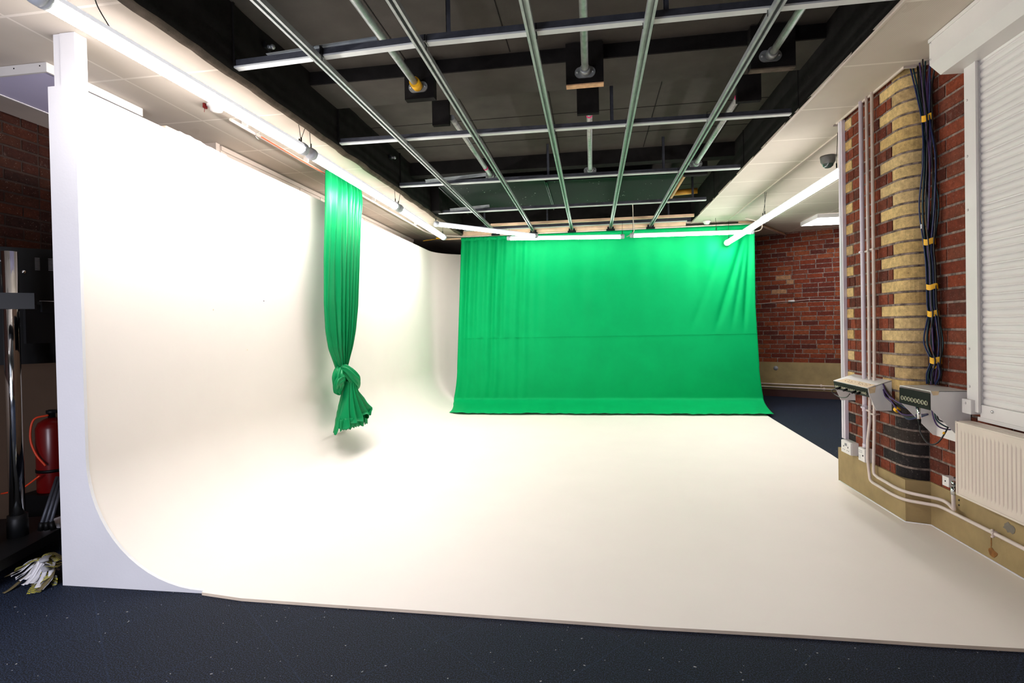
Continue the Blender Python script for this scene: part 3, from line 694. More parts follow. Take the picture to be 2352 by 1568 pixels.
o = b.build('hem_ruffle', M['green2'], t_); md = o.modifiers.new('thick', 'SOLIDIFY'); md.thickness = .002
# ------------------------------------------------------------------ tube lights
def tube_light(name, p0, p1, label, group, emat, r=.036, roll=0., ext=1.0, caps=(1, 1), cat='tube light', wires=()):
    p0, p1 = Vector(p0), Vector(p1); d = (p1-p0).normalized(); side = d.cross(Vector((0, 0, 1))).normalized(); up = side.cross(d)
    q = Matrix.Rotation(roll, 3, d); side = q @ side; up = q @ up
    t_ = thing(name, label, cat, (p0+p1)/2, group)
    A, B = p0+d*.045, p1-d*.045; n = 20
    def arc(b, a0, a1, rr, n=n):
        ra = [b.bm.verts.new(A+side*math.cos(a0+(a1-a0)*k/n)*rr+up*math.sin(a0+(a1-a0)*k/n)*rr) for k in range(n+1)]
        rb = [b.bm.verts.new(B+side*math.cos(a0+(a1-a0)*k/n)*rr+up*math.sin(a0+(a1-a0)*k/n)*rr) for k in range(n+1)]
        for k in range(n): f = b.face([ra[k], ra[k+1], rb[k+1], rb[k]]); f.smooth = True
        return ra, rb
    b = MB(); arc(b, PI*ext, PI*(3-ext), r, 10); b.build('diffuser', emat, t_, fix=False)
    b = MB(); arc(b, PI*(1-ext), PI*ext, r, 8); o = b.build('housing', M['clear'], t_)
    for k, (P, dd) in enumerate(((p0, d), (p1, -d))):
        b = MB(); b.lathe([(0, 0), (r*.8, 0), (r*1.12, .006), (r*1.16, .03), (r*1.08, .034), (r*1.16, .038), (r*1.12, .052), (r*.9, .054)], rot_to(P, dd), 24)
        b.build('end_cap', M['capgrey'] if caps[k] == 1 else M['clear'], t_)
    for w in wires:
        b = MB(); P = Vector(w[0]); b.tube([P, Vector(w[1])], .0022, 5); b.tube([P, P+Vector((0, 0, .035))], .005, 6); b.build('suspension_wire', M['blackmet'], t_)
    return t_
gL = 'lit tube lights along the left ceiling'
XT = -1.966; ZL = 2.462
tube_light('tube_light', (-1.995, 1.705, ZL), (XT+.02, 3.505, ZL), 'lit tube light over the left cove wall, nearest of its row', gL, M['tube_left'], wires=[((-1.95, 3.47, ZL+.04), (-2.00, 3.53, CZ)), ((-1.975, 3.49, ZL+.04), (-1.99, 3.60, CZ))])
tube_light('tube_light', (XT+.02, 3.565, ZL), (XT+.018, 5.285, ZL), 'lit tube light passing above the knotted green curtain, middle of its row', gL, M['tube_left'], wires=[((-1.95, 3.60, ZL+.04), (-1.97, 3.62, CZ)), ((-1.95, 5.26, ZL+.04), (-1.98, 5.32, CZ))])
tube_light('tube_light', (XT+.018, 5.335, ZL), (-1.985, 7.20, ZL), 'lit tube light over the left cove wall, farthest of its row', gL, M['tube_left'], wires=[((-1.955, 5.36, ZL+.04), (-1.95, 5.42, CZ)), ((-1.985, 7.14, ZL+.04), (-1.985, 7.15, CZ))])
XQ = 1.885; ZQ = 2.345
gR = 'lit tube lights along the right ceiling'
tube_light('tube_light', (XQ+.012, 4.345, ZQ), (XQ+.012, 6.29, ZQ), 'lit tube light on the right, disappearing behind the brick pier', gR, M['tube'], ext=.94, caps=(1, 2), wires=[((XQ, 6.25, ZQ+.04), (XQ+.02, 6.30, CZ)), ((XQ, 4.5, ZQ+.04), (XQ+.01, 4.5, CZ))])
tube_light('tube_light', (XQ+.012, 6.31, ZQ), (XQ+.02, 8.02, ZQ), 'lit tube light on the right, its end in front of the green cloth', gR, M['tube'], ext=.94, caps=(2, 2), wires=[((XQ+.01, 6.35, ZQ+.04), (XQ+.045, 6.32, CZ)), ((XQ+.02, 7.9, ZQ+.04), (XQ+.02, 7.9, CZ))])
gB = 'lit tube lights before the green backdrop'
tube_light('tube_light', (-1.194, 7.72, 2.500), (.470, 7.72, 2.452), 'lit tube light before the green backdrop, left one of the pair', gB, M['tube_back'], r=.029, wires=[((-1.17, 7.72, 2.54), (-1.17, 7.80, 2.66)), ((.44, 7.72, 2.49), (.44, 7.62, 2.66))])
tube_light('tube_light', (.545, 7.72, 2.462), (2.19, 7.72, 2.440), 'lit tube light before the green backdrop, right one of the pair', gB, M['tube_back'], r=.029, wires=[((.58, 7.72, 2.50), (.58, 7.62, 2.66)), ((1.7, 7.72, 2.48), (1.7, 7.75, CZ))])
tube_light('tube_light', (-1.905, 6.47, 2.51), (-.742, 7.58, 2.49), 'tube light hung slantwise across the back left corner, dimmer than the rest', 'tube light set aslant', M['tube_dim'], r=.029, wires=[((-1.89, 6.50, 2.55), (-1.94, 6.47, CZ)), ((-.78, 7.55, 2.53), (-.78, 7.58, 2.66))])
for p in [(2.19, 7.72, 2.44)]:
    b = MB(); b.tube(bez([(2.19, 7.72, 2.44), (2.27, 7.72, 2.46), (2.30, 7.74, 2.52), (2.26, 7.76, 2.58), (2.1, 7.8, 2.64)]), .008, 7); o = tag(b.build('light_cable', M['pipe_white']), 'white cable looping up from the right back tube light', 'cable')
# cable along the left tube
b = MB(); b.tube(bez([at(128, -8, 2, 2.503), at(150, 16, 2, 2.503), at(175, 29, 2, 2.503), at(205, 50, 2, 2.503), at(250, 78, 2, 2.50), at(312, 112, 2, 2.50)]), .006, 6); tag(b.build('light_cable', M['black']), 'black cable lying along the top of the nearest left tube light', 'cable')
b = MB(); b.tube(bez([(-2.06, 2.02, CZ), (-2.10, 2.08, 2.63), (-2.09, 2.15, 2.54), (-2.11, 2.18, 2.50)]), .0025, 5); tag(b.build('loose_wire', M['black']), 'thin dark wire hanging from the left ceiling edge', 'wire')
# bungee along the rail
t_ = thing('bungee_cord', 'red-orange elastic cord with a metal hook running under the left curtain rail', 'cord', (-2.28, 3.5, 2.55))
ph = at(600, 314, 0, -2.27); pe = at(756, 404, 0, -2.27)
b = MB(); b.tube([ph, (ph+pe)/2+Vector((0, 0, -.004)), pe], .0045, 7); b.build('elastic', M['bungee'], t_)
b = MB(); h0 = at(588, 306, 0, -2.27); b.tube(bez([ph, ph+Vector((0, -.03, .02)), (ph+h0)/2+Vector((0, -.01, .012)), h0, h0+Vector((0, .0, -.025)), h0+Vector((0, .03, -.03))]), .003, 6); b.build('hook', M['chrome'], t_)
b = MB(); b.tube([at(972, 553, 0, -2.5), at(1008, 548, 0, -2.32)], .004, 6); b.tube([at(1003, 547, 0, -2.3), at(1012, 548, 0, -2.28)], .012, 6); tag(b.build('cord_end', M['yellow']), 'thin yellow-orange cord tied near the far left corner of the rail', 'cord')
# ------------------------------------------------------------------ pier services
t_ = thing('cable_trunking', 'white plastic trunking running up the far edge of the brick pier', 'trunking', (1.80, 4.25, .35))
b = MB(); b.box(1.797, 1.822, 4.205, 4.262, .35, CZ-.005, bev=.002); b.build('trunk', M['pvc'], t_)
b = MB(); b.box(1.7955, 1.797, 4.225, 4.230, .35, CZ-.006); b.build('lid_seam', M['grey'], t_)
def conduit(label, pts, r, mt, clips=(), grp=None, nm='wall_pipe', cat='pipe', sockets=()):
    t_ = thing(nm, label, cat, pts[0], grp); b = MB(); b.tube(pts, r, 14); b.build('pipe', mt, t_)
    for c, dr in clips:
        b = MB(); b.tube([Vector(c)-Vector(dr)*.006, Vector(c)+Vector(dr)*.006], r*1.45, 14)
        n_ = Vector((1, 0, 0)); b.tube([Vector(c), Vector(c)+n_*.035], .005, 8)
        a = Vector((0, 1, 0)) if abs(dr[2]) > .5 else Vector((0, 0, 1))
        for s_ in (-1, 1): b.lathe([(0, 0), (.006, 0), (.006, .010), (0, .011)], rot_to(Vector(c)+a*s_*(r*1.45+.002)+Vector((-.004, 0, 0)), (-1, 0, 0)), 8)
        b.build('pipe_clip', mt, t_)
    for c0, c1 in sockets:
        b = MB(); b.tube([c0, c1], r*1.18, 14); b.build('coupler', mt, t_)
    return t_
XP = 1.787
conduit('thick white plastic conduit on the brick pier, ending at the small switch box', [(XP+.002, 3.905, 2.66), (XP+.002, 3.900, .36)], .0135, M['pvc'], [((XP+.002, 3.902, 1.66), (0, 0, 1)), ((XP+.002, 3.90, .625), (0, 0, 1))], sockets=[((XP+.002, 3.90, .60), (XP+.002, 3.90, .64)), ((XP+.002, 3.90, .358), (XP+.002, 3.90, .385))])
def bend(pts, n=7): return bez(pts, n)
A = [(XP, 3.825, 2.66), (XP, 3.825, 1.2), (XP, 3.83, .55), (XP-.012, 3.835, .42), (XP-.012, 3.84, .30), (XP, 3.843, .19)]+bend([(XP, 3.842, .185), (XP, 3.832, .160), (XP, 3.80, .150)], 5)+bend([(XP, 3.70, .148), (XP, 3.56, .145), (XP+.012, 3.45, .150), (XP+.07, 3.375, .155), (1.898, 3.31, .160), (1.90, 3.18, .162)], 6)+[(1.90, 2.9, .165), (1.90, -2.0, .172)]
conduit('cream pipe down the pier that runs low under the radiator', A, .0095, M['pipe_white'], [((XP, 3.825, 1.655), (0, 0, 1)), ((XP, 3.83, .615), (0, 0, 1)), ((1.90, 2.90, .165), (0, 1, 0))])
B = [(XP, 3.758, 2.66), (XP, 3.76, 1.2), (XP, 3.775, .5), (XP, 3.79, .25)]+bend([(XP, 3.79, .235), (XP, 3.782, .212), (XP, 3.74, .202)], 5)+bend([(XP, 3.66, .200), (XP, 3.53, .197), (XP+.015, 3.44, .198), (XP+.07, 3.36, .200), (1.895, 3.30, .202), (1.898, 3.24, .200), (1.893, 3.195, .190), (1.875, 3.152, .198), (1.865, 3.138, .226), (1.862, 3.135, .285)], 6)
t_ = conduit('cream pipe down the pier that bends up into the radiator valve', B, .0095, M['pipe_white'], [((XP, 3.759, 1.66), (0, 0, 1)), ((XP, 3.772, .60), (0, 0, 1))])
# socket outlets
t_ = thing('double_socket', 'white surface double socket at the foot of the white trunking', 'socket', (1.79, 4.14, .3))
b = MB(); b.box(1.776, 1.824, 4.062, 4.21, .262, .350, bev=.004); b.build('back_box', M['white'], t_)
b = MB(); b.box(1.770, 1.777, 4.064, 4.208, .264, .348, bev=.002); b.build('faceplate', M['white'], t_)
for yy in (4.105, 4.168):
    b = MB(); b.box(1.7685, 1.770, yy-.004, yy+.003, .305, .316); b.box(1.7685, 1.770, yy-.015, yy-.009, .285, .289); b.box(1.7685, 1.770, yy+.008, yy+.014, .285, .289); b.build('pin_holes', M['black'], t_)
for yy in (4.128, 4.144):
    b = MB(); b.box(1.766, 1.770, yy-.005, yy+.005, .318, .336, bev=.001); b.build('rocker', M['grey'], t_)
t_ = thing('switch_box', 'small white switch box with grey markings at the end of the thick conduit', 'switch', (1.79, 3.9, .3))
b = MB(); b.box(1.776, 1.824, 3.866, 3.955, .262, .352, bev=.004); b.build('back_box', M['white'], t_)
b = MB(); b.box(1.770, 1.777, 3.868, 3.953, .264, .350, bev=.002); b.build('faceplate', M['white'], t_)
b = MB()
for k, (y_, z_, w_) in enumerate(((3.945, .333, .018), (3.922, .333, .020), (3.945, .322, .02), (3.920, .322, .018), (3.945, .300, .006), (3.93, .300, .006), (3.945, .291, .006), (3.93, .291, .006), (3.945, .282, .006), (3.93, .282, .006))): b.box(1.7692, 1.770, y_-w_, y_, z_-.003, z_+.001)
b.build('printed_marks', M['grey'], t_)
b = MB(); b.box(1.7665, 1.770, 3.885, 3.895, .300, .308); b.build('indicator', M['blackmet'], t_)
t_ = thing('junction_box', 'small white cable outlet on the bricks left of the radiator valve', 'junction box', (1.91, 3.25, .3))
b = MB(); b.box(1.892, 1.934, 3.222, 3.278, .292, .345, bev=.003); b.build('box', M['white'], t_)
b = MB(); b.lathe([(0, 0), (.004, 0), (.004, .002), (0, .002)], rot_to((1.892, 3.25, .32), (-1, 0, 0)), 10); b.build('screw', M['black'], t_)
b = MB(); b.tube(bez([(1.92, 3.225, .345), (1.91, 3.19, .352), (1.90, 3.12, .345), (1.895, 3.06, .335)]), .0035, 6); b.build('lead', M['black'], t_)
# connector boxes ----------------------------------------------------------
def plate(b, pts, n, th):
    """flat polygon plate with thickness th along n"""
    n = Vector(n)*th; A_ = [b.bm.verts.new(Vector(p)) for p in pts]; B_ = [b.bm.verts.new(Vector(p)+n) for p in pts]
    k = len(pts)
    for i in range(k): b.face([A_[i], A_[(i+1) % k], B_[(i+1) % k], B_[i]])
    b.face(A_[::-1]); b.face(B_)
def conn(b, y, x, z, r=.0085):
    M4 = rot_to((x, y, z), (-1, 0, 0)); b.lathe([(r*.72, .0), (r*.78, .005), (r, .005), (r, 0)], M4, 16)
# box one, on the pier
ya, yb = 3.632, 4.115; zt = .785; xf, xb_ = 1.685, 1.824
t_ = thing('connector_box', 'white angled connector housing with a taped top on the pier, pipes passing through it', 'connector box', (1.75, 3.87, .64), 'white wall connector housings')
ZB = .832; SLP = (ZB-zt)/(xb_-xf)
b = MB(); b.prism([(xf, zt), (xf, zt-.003), (xb_, ZB-.003), (xb_, ZB)], lambda x, z: Vector((x, ya, z)), lambda x, z: Vector((x, yb, z))); b.build('top_plate', M['white'], t_)
prof1 = [(xb_, ZB), (xf, zt), (xf+.006, zt-.040), (xf+.047, .645), (xb_, .645)]
for y_ in (ya, yb-.003):
    b = MB(); plate(b, [(x, y_, z) for x, z in prof1], (0, 1, 0), .003); b.build('side_plate', M['white'], t_)
b = MB(); b.box(xb_-.003, xb_, ya, yb, .645, ZB-.003); b.build('back_plate', M['white'], t_)
b = MB(); plate(b, [(xf, ya+.004, zt-.004), (xf+.010, ya+.004, zt-.058), (xf+.010, yb-.004, zt-.058), (xf, yb-.004, zt-.004)], (-1, 0, 0), .002); pn = b.build('connector_panel', M['black'], t_)
b = MB()
for k in range(16): conn(b, ya+.03+k*.0275, xf+.002, zt-.036, .0085)
o = b.build('sockets', M['nickel'], pn); 
b = MB(); plate(b, [(xf+.001, ya+.01, zt+.001), (xf+.05, ya+.01, zt+.001+.05*SLP), (xf+.055, yb-.07, zt+.001+.055*SLP), (xf+.001, yb-.03, zt+.001)], (0, 0, 1), .0006); plate(b, [(xf+.003, ya-.0012, zt), (xf+.045, ya-.0012, zt+.012), (xf+.04, ya-.0012, zt-.028), (xf+.01, ya-.0012, zt-.034)], (0, 1, 0), .0005)
o = b.build('tape', M['masking'], t_); o['label'] = 'strips of masking tape with brown scribbles'
b = MB()
random.seed(11)
for k in range(26):
    y_ = ya+.05+k*.0155; 
    if 9 < k < 12 or 20 < k: continue
    x_ = xf+.014+.018*(k % 3 == 0)+random.random()*.012
    zz = zt+.0017+(x_-xf)*SLP; b.box(x_, x_+.002+random.random()*.006, y_, y_+.009, zz, zz+.0016)
b.build('pen_marks', mat('brown_pen', (150, 100, 60), .7), t_)
for k in (4.00, 3.72, 3.78, 3.90):
    b = MB(); b.tube([(xf-.004, k, zt-.038), (xf-.030, k-.002, zt-.046)], .008, 10); b.build('plug', M['black'], t_)
b = MB(); b.tube(bez([(xf-.03, 4.00, zt-.046), (xf-.045, 4.03, zt-.060), (xf-.03, 4.035, zt-.085), (xf-.02, 3.96, zt-.100), (xf-.03, 3.85, zt-.085), (xf-.035, 3.79, zt-.055)]), .0032, 7)
tag(b.build('patch_lead', M['cable_k']), 'short black patch lead looped under the taped connector housing', 'cable')
# box two, on the wall by the shutter
yc, yd = 3.104, 3.392; zt2 = .828; xg, xh = 1.742, 1.932
t_ = thing('connector_box', 'white deep connector housing with a row of round sockets, left of the shutter', 'connector box', (1.85, 3.25, .53), 'white wall connector housings')
b = MB(); b.box(xg, xh, yc, yd, zt2-.003, zt2+.001); b.build('top_plate', M['white'], t_)
prof2 = [(xh, zt2), (xg, zt2), (xg+.002, zt2-.096), (xh-.02, .545), (xh, .540)]
for y_ in (yc, yd-.003):
    b = MB(); plate(b, [(x, y_, z) for x, z in prof2], (0, 1, 0), .003); b.build('side_plate', M['white'], t_)
b = MB(); b.box(xh-.003, xh, yc, yd, .540, zt2); b.build('back_plate', M['white'], t_)
b = MB(); b.box(xg-.003, xg, yc+.002, yd-.002, zt2-.100, zt2-.012); pn = b.build('connector_panel', M['panelblk'], t_)
for k in range(8):
    b = MB(); conn(b, yc+.030+k*.0315, xg-.003, zt2-.066, .0125); b.build('socket_ring', M['nickel'], pn)
b = MB(); plate(b, [(xg+.001, yc-.0012, zt2), (xg+.040, yc-.0012, zt2), (xg+.035, yc-.0012, zt2-.02), (xg+.01, yc-.0012, zt2-.022)], (0, 1, 0), .0005); b.build('tape', M['masking'], t_)
t_ = thing('audio_lead', 'black lead with a silver plug hanging in a loop from the housing with round sockets', 'cable', (1.75, 3.23, .6))
b = MB(); b.tube([(xg+.010, 3.228, zt2-.100), (xg+.010, 3.226, zt2-.165)], .009, 14); b.build('plug', M['chrome'], t_)
b = MB(); b.tube([(xg+.010, 3.226, zt2-.165), (xg+.012, 3.222, zt2-.20)], [.009, .005], 12); b.build('boot', M['black'], t_)
b = MB(); b.tube(bez([(xg+.012, 3.222, zt2-.195), (xg+.010, 3.215, zt2-.235), (xg+.02, 3.17, zt2-.285), (xg+.04, 3.125, zt2-.275), (xg+.075, 3.112, zt2-.21), (xg+.12, 3.13, zt2-.13), (xg+.15, 3.16, zt2-.10)]), .0038, 8); b.build('lead', M['cable_k'], t_)
b = MB(); b.tube([(xg+.062, 3.113, zt2-.225), (xg+.068, 3.113, zt2-.215)], .0055, 8); b.build('tape', M['yellow'], t_)
cols = ['cable_p', 'cable_k', 'cable_t', 'cable_b', 'cable_k']
random.seed(5)
# vertical cable bundle in the corner beside the pier
t_ = thing('cable_bundle', 'bundle of dark cables taped with yellow, hanging beside the rounded pier corner', 'cables', (1.89, 3.38, .83))
for k in range(18):
    a = 2*PI*k/18; rr = .012+.011*(k % 3); dx, dy = rr*math.cos(a)*.7, rr*math.sin(a)*1.3
    cx0 = 1.892
    def q(y, z, sp=1., sh=0): return (cx0+dx*sp, y+dy*sp+sh, z)
    w1 = .035*math.sin(k*2.3); w2 = .03*math.sin(k*1.7+1)
    pts = [q(3.43-.045*(k/18), 2.66, 2.2), q(3.40, 2.50, 1.5, w1*.4), q(3.375, 2.32, .9), q(3.37, 2.1, 1.15, w1), q(3.372, 1.85, 1.1, w2), q(3.372, 1.62, .85), q(3.358, 1.50, .8), q(3.352, 1.30, .8), q(3.342, 1.23, .85), q(3.345, 1.08, 1.15, w2*.8), q(3.325, .975, .85), q(3.345, .90, 1.3, w1*.7), q(3.352, .838, 1.0)]
    b = MB(); b.tube(bez(pts, 7), .0040, 6); b.build('cable', M[cols[k % 5]], t_)
for y_, z_, h_ in ((3.377, 2.335, .036), (3.370, 1.64, .034), (3.365, 1.575, .010), (3.350, 1.385, .030), (3.343, 1.235, .032), (3.325, .975, .034), (3.33, .935, .012)):
    b = MB(); r0 = .030 if h_ > .02 else .012; n = 18
    b.grid(lambda u, v: (1.892+.8*r0*math.cos(2*PI*u)*(1+.1*math.sin(5*PI*u)), y_+r0*1.1*math.sin(2*PI*u)*(1+.12*math.cos(7*PI*u+v)), z_-h_/2+h_*v+.004*math.sin(6*PI*u)), 24, 3, close=True)
    b.build('tape', M['yellow'], t_)
b = MB(); b.box(1.862, 1.8635, 3.385, 3.395, 1.72, 1.745); b.build('cable_label', M['paper'], t_)
t_ = thing('cable_bundle', 'purple and teal cables drooping between the two white connector housings', 'cables', (1.8, 3.55, .7))
for k in range(8):
    up_ = k < 4; o_ = (k % 4)*.009
    s0 = (1.772+o_*.5, 3.628, .806-o_ if up_ else .772-o_)
    mid = (1.765+o_, 3.53, .72+.02*up_-o_), (1.78+o_, 3.45, .655+.06*up_-o_)
    b = MB(); b.tube(bez([(1.775+o_*.5, 3.66, s0[2]+.004), s0, (1.765+o_, 3.59, s0[2]-.035)]+list(mid)+[(1.83, 3.385, .66+.055*up_-o_*.6), (1.86, 3.34, .67+.05*up_)], 6), .0048, 7); b.build('cable', M[cols[k % 4]], t_)
b = MB(); b.tube([(1.775, 3.50, .678), (1.779, 3.482, .668)], .016, 12); b.build('tape', M['yellow'], t_)
t_ = thing('cable_loop', 'dark cables curling under the housing with round sockets', 'cables', (1.80, 3.15, .62))
for k, c in enumerate(('cable_p', 'cable_t', 'cable_k')):
    b = MB(); b.tube(bez([(1.765+.01*k, 3.14-.008*k, .735), (1.77+.01*k, 3.13, .68), (1.79+.012*k, 3.125-.005*k, .64+.012*k), (1.84, 3.12, .625+.012*k), (1.885, 3.14, .64+.02*k), (1.915, 3.18, .66)]), .0038, 7); b.build('cable', M[c], t_)
# ------------------------------------------------------------------ radiator
t_ = thing('radiator', 'cream panel radiator with upright flutes under the white shutter', 'radiator', (1.84, 2.3, .315))
ry1, ry0, rz0, rz1 = 3.008, 1.25, .318, .690
b = MB(); n = 70
def rad(u, v):
    y = ry1-.012-(ry1-ry0-.024)*u; z = rz0+.006+(rz1-rz0-.012)*v
    d = 0
    if .09 < v < .90 and .012 < u < .99:
        e = min(1, (v-.09)/.03, (.90-v)/.03); ph = ((ry1-.030-y)/.0250) % 1.0; d = e*.0065*max(0, 1-abs(ph-.5)/.17)
    return (1.800+d, y, z)
b.grid(rad, 1000, 44, smooth=True); b.build('front_panel', M['rad'], t_)
b = MB(); b.box(1.797, 1.812, ry1-.014, ry1, rz0, rz1, bev=.004); b.box(1.797, 1.812, ry0, ry0+.014, rz0, rz1, bev=.004); b.box(1.797, 1.812, ry0, ry1, rz0, rz0+.010, bev=.003); b.box(1.797, 1.812, ry0, ry1, rz1-.010, rz1, bev=.003)
b.build('panel_rim', M['rad'], t_)
b = MB(); b.box(1.812, 1.868, ry0+.01, ry1-.002, rz0+.02, rz1-.02); b.box(1.868, 1.880, ry0, ry1, rz0, rz1, bev=.003); b.build('rear_panel', M['rad'], t_)
b = MB(); b.box(1.812, 1.868, ry0+.005, ry1-.004, rz1-.004, rz1+.001)
for k in range(60): y_ = ry1-.03-k*.028; b.box(1.822, 1.860, y_-.006, y_+.006, rz1+.001, rz1+.0015)
b.build('top_grille', M['rad'], t_)
b = MB(); b.box(1.88, 1.934, 2.6, 2.63, .33, .67); b.build('bracket', M['rad'], t_)
b = MB(); b.tube([(1.862, 3.135, .282), (1.862, 3.132, .318)], .013, 12); b.tube([(1.862, 3.132, .335), (1.862, 2.99, .335)], .010, 12); b.tube([(1.862, 3.132, .318), (1.862, 3.132, .352)], .009, 10); b.build('valve', M['chrome'], t_)
# ------------------------------------------------------------------ roller shutter
t_ = thing('roller_shutter', 'white roller shutter with its boxed head on the right brick wall', 'shutter', (1.9, 2.2, .7))
b = MB(); sy1, sy0, sz0, sz1 = 2.985, .9, .775, 2.56; pitch = .0365; nz = int((sz1-sz0)/pitch); b2 = MB()
def slat(u, v):
    z = sz0+(sz1-sz0)*v; ph = ((z-sz0)/pitch) % 1.0
    return (1.912-.0060*math.sin(PI*min(1, ph/.82))**.55 if ph < .82 else 1.914, sy1-(sy1-sy0)*u, z)
b.grid(slat, 2, nz*14, smooth=False); b.build('slat_curtain', M['white'], t_)
b = MB(); b.box(1.897, 1.915, sy0, sy1, .712, .775, bev=.002); o = b.build('bottom_rail', M['white'], t_)
h = MB(); h.lathe([(0, 0), (.008, 0), (.007, .005), (0, .006)], rot_to((1.897, 2.90, .752), (-1, 0, 0)), 10); h.build('bolt', M['chrome'], o)
b = MB(); b.box(1.886, 1.935, sy1-.001, 3.062, .735, 2.50, bev=.002); b.box(1.884, 1.895, sy1-.008, sy1+.002, .735, 2.50); o = b.build('guide_rail', M['white'], t_)
for z in (2.30, 1.75, 1.05, .86, 2.02): 
    h = MB(); h.lathe([(0, 0), (.007, 0), (.006, .004), (0, .005)], rot_to((1.886, 3.042, z), (-1, 0, 0)), 10); h.build('rivet', M['white'], o)
b = MB(); b.box(1.868, 1.935, 3.005, 3.072, .722, .795, bev=.004); o = b.build('guide_foot', M['white'], t_)
h = MB(); h.lathe([(0, 0), (.007, 0), (.006, .004), (0, .005)], rot_to((1.868, 3.045, .775), (-1, 0, 0)), 10); h.build('rivet', M['white'], o)
b = MB(); prh = [(1.934, CZ-.002), (1.757, CZ-.002), (1.757, 2.520), (1.808, 2.468), (1.934, 2.466)]
b.prism(prh, lambda x, z: Vector((x, 3.112, z)), lambda x, z: Vector((x, .7, z))); b.build('head_box', M['white'], t_)
b = MB(); b.box(1.752, 1.758, .7, 3.113, CZ-.022, CZ-.003); o = b.build('head_trim', M['white'], t_)
for (x, z) in ((1.757, 2.545), (1.757, 2.63)):
    h = MB(); h.lathe([(0, 0), (.005, 0), (.005, .003), (0, .003)], rot_to((x-.001, 3.10, z), (-1, 0, 0)), 8); h.build('rivet', M['chrome'], t_)
b = MB(); b.box(1.895, 1.935, .9, 3.0, .694, .712); struct(b.build('trim_3', M['white']))
# ------------------------------------------------------------------ ceiling fittings
t_ = thing('dome_camera', 'dark dome security camera on the ceiling behind the pier', 'camera', (2.12, 5.17, CZ))
P_ = Vector((2.075, 5.12, CZ)); b = MB(); b.lathe([(0, 0), (.062, 0), (.062, -.012), (.058, -.05), (.046, -.07)], Matrix.Translation(P_), 28); b.build('housing', M['capgrey'] if 0 else mat('dark_grey_dome_housing', (78, 76, 72), .4), t_)
b = MB(); b.lathe([(.046, -.068), (.040, -.088), (.022, -.102), (0, -.106)], Matrix.Translation(P_), 24); b.build('dome', mat('smoked_dome', (40, 52, 48), .08), t_)
def disc_fit(name, lab, cat, P, r, h, mt, grp=None):
    b = MB(); b.lathe([(0, 0), (r, 0), (r, -h*.35), (r*.8, -h*.5), (r*.62, -h*.9), (r*.4, -h), (0, -h)], Matrix.Translation(Vector(P)), 28); return tag(b.build(name, mt), lab, cat, grp)
t_ = thing('smoke_detector', 'white round detector with a red tab behind the nearest left tube light', 'detector', (-2.32, 3.12, CZ))
P_ = Vector((-2.33, 3.13, CZ)); b = MB(); b.lathe([(0, 0), (.055, 0), (.055, -.015), (.042, -.022), (.035, -.042), (.02, -.046), (0, -.046)], Matrix.Translation(P_), 28); b.build('body', M['white'], t_)
b = MB(); b.box(-2.395, -2.383, 3.09, 3.12, CZ-.030, CZ-.001, bev=.002); b.tube([(-2.389, 3.10, CZ-.03), (-2.392, 3.10, CZ-.055)], .002, 5); b.build('dust_cap_tab', M['red'], t_)
disc_fit('ceiling_sensor', 'small white round sensor on the ceiling right of the dark recess, above the green cloth', 'sensor', (1.62, 7.93, CZ), .055, .05, M['white'])
for P_, w_ in ((Vector((XL+.005, 3.01, 2.915)), 'nearest the camera'), (Vector((XL+.012, 5.0, 2.87)), 'farther along')):
    t_ = thing('beam_clamp', 'small metal clamp on the left felt wall of the recess, '+w_, 'clamp', P_, 'metal clamps on the left felt wall')
    b = MB(); b.box(P_.x-.004, P_.x+.012, P_.y-.03, P_.y+.03, P_.z-.018, P_.z+.018, bev=.004); b.build('plate', M['blackmet'], t_)
    b = MB(); b.tube([P_, P_+Vector((.045, -.01, -.01))], .011, 10); b.lathe([(0, 0), (.016, 0), (.014, .014), (0, .016)], rot_to(P_+Vector((.04, -.008, -.008)), (1, -.2, -.2)), 6); b.build('bolt', M['galv'], t_)
t_ = thing('ceiling_light_panel', 'unlit square light box with a lilac diffuser on the ceiling left of the white post', 'ceiling light', (-3.08, 2.79, CZ))
b = MB(); x0, x1, y0, y1, z0 = -3.36, -2.822, 2.477, 3.095, 2.603
b.box(x0, x1, y0, y0+.012, z0, CZ-.002); b.box(x0, x1, y1-.012, y1, z0, CZ-.002); b.box(x0, x0+.012, y0+.012, y1-.012, z0, CZ-.002); b.box(x1-.012, x1, y0+.012, y1-.012, z0, CZ-.002); b.build('frame', M['white'], t_)
b = MB(); b.box(x0+.012, x1-.012, y0+.012, y1-.012, z0+.004, z0+.012); b.build('diffuser', M['diff_off'], t_)
b = MB()
for x, y in ((x1-.04, y0-.002), (x1-.20, y0-.002)): b.box(x-.003, x+.003, y, y+.003, z0+.03, z0+.036)
b.build('screw', M['black'], t_)
b = MB(); b.box(-2.66, -2.56, 2.90, 3.02, 2.40, 2.425, bev=.006); 
tag(b.build('junction_box', M['cream']), 'small pale fitting resting on top of the left cove wall', 'fitting')
bpy.data.objects['junction_box.001'].location = (.12, -.06, 0) if 'junction_box.001' in bpy.data.objects else (0, 0, 0)
t_ = thing('ceiling_light_panel', 'lit square ceiling light in the room behind the pier', 'ceiling light', (3.3, 8.1, CZ))
x0, x1, y0, y1, z0 = 3.02, 3.62, 7.80, 8.40, 2.60
b = MB(); b.box(x0, x1, y0, y0+.012, z0, CZ-.002); b.box(x0, x1, y1-.012, y1, z0, CZ-.002); b.box(x0, x0+.012, y0+.012, y1-.012, z0, CZ-.002); b.box(x1-.012, x1, y0+.012, y1-.012, z0, CZ-.002); b.build('frame', M['white'], t_)
b = MB(); b.box(x0+.012, x1-.012, y0+.012, y1-.012, z0-.001, z0+.008); b.build('diffuser', M['panel_on'], t_)
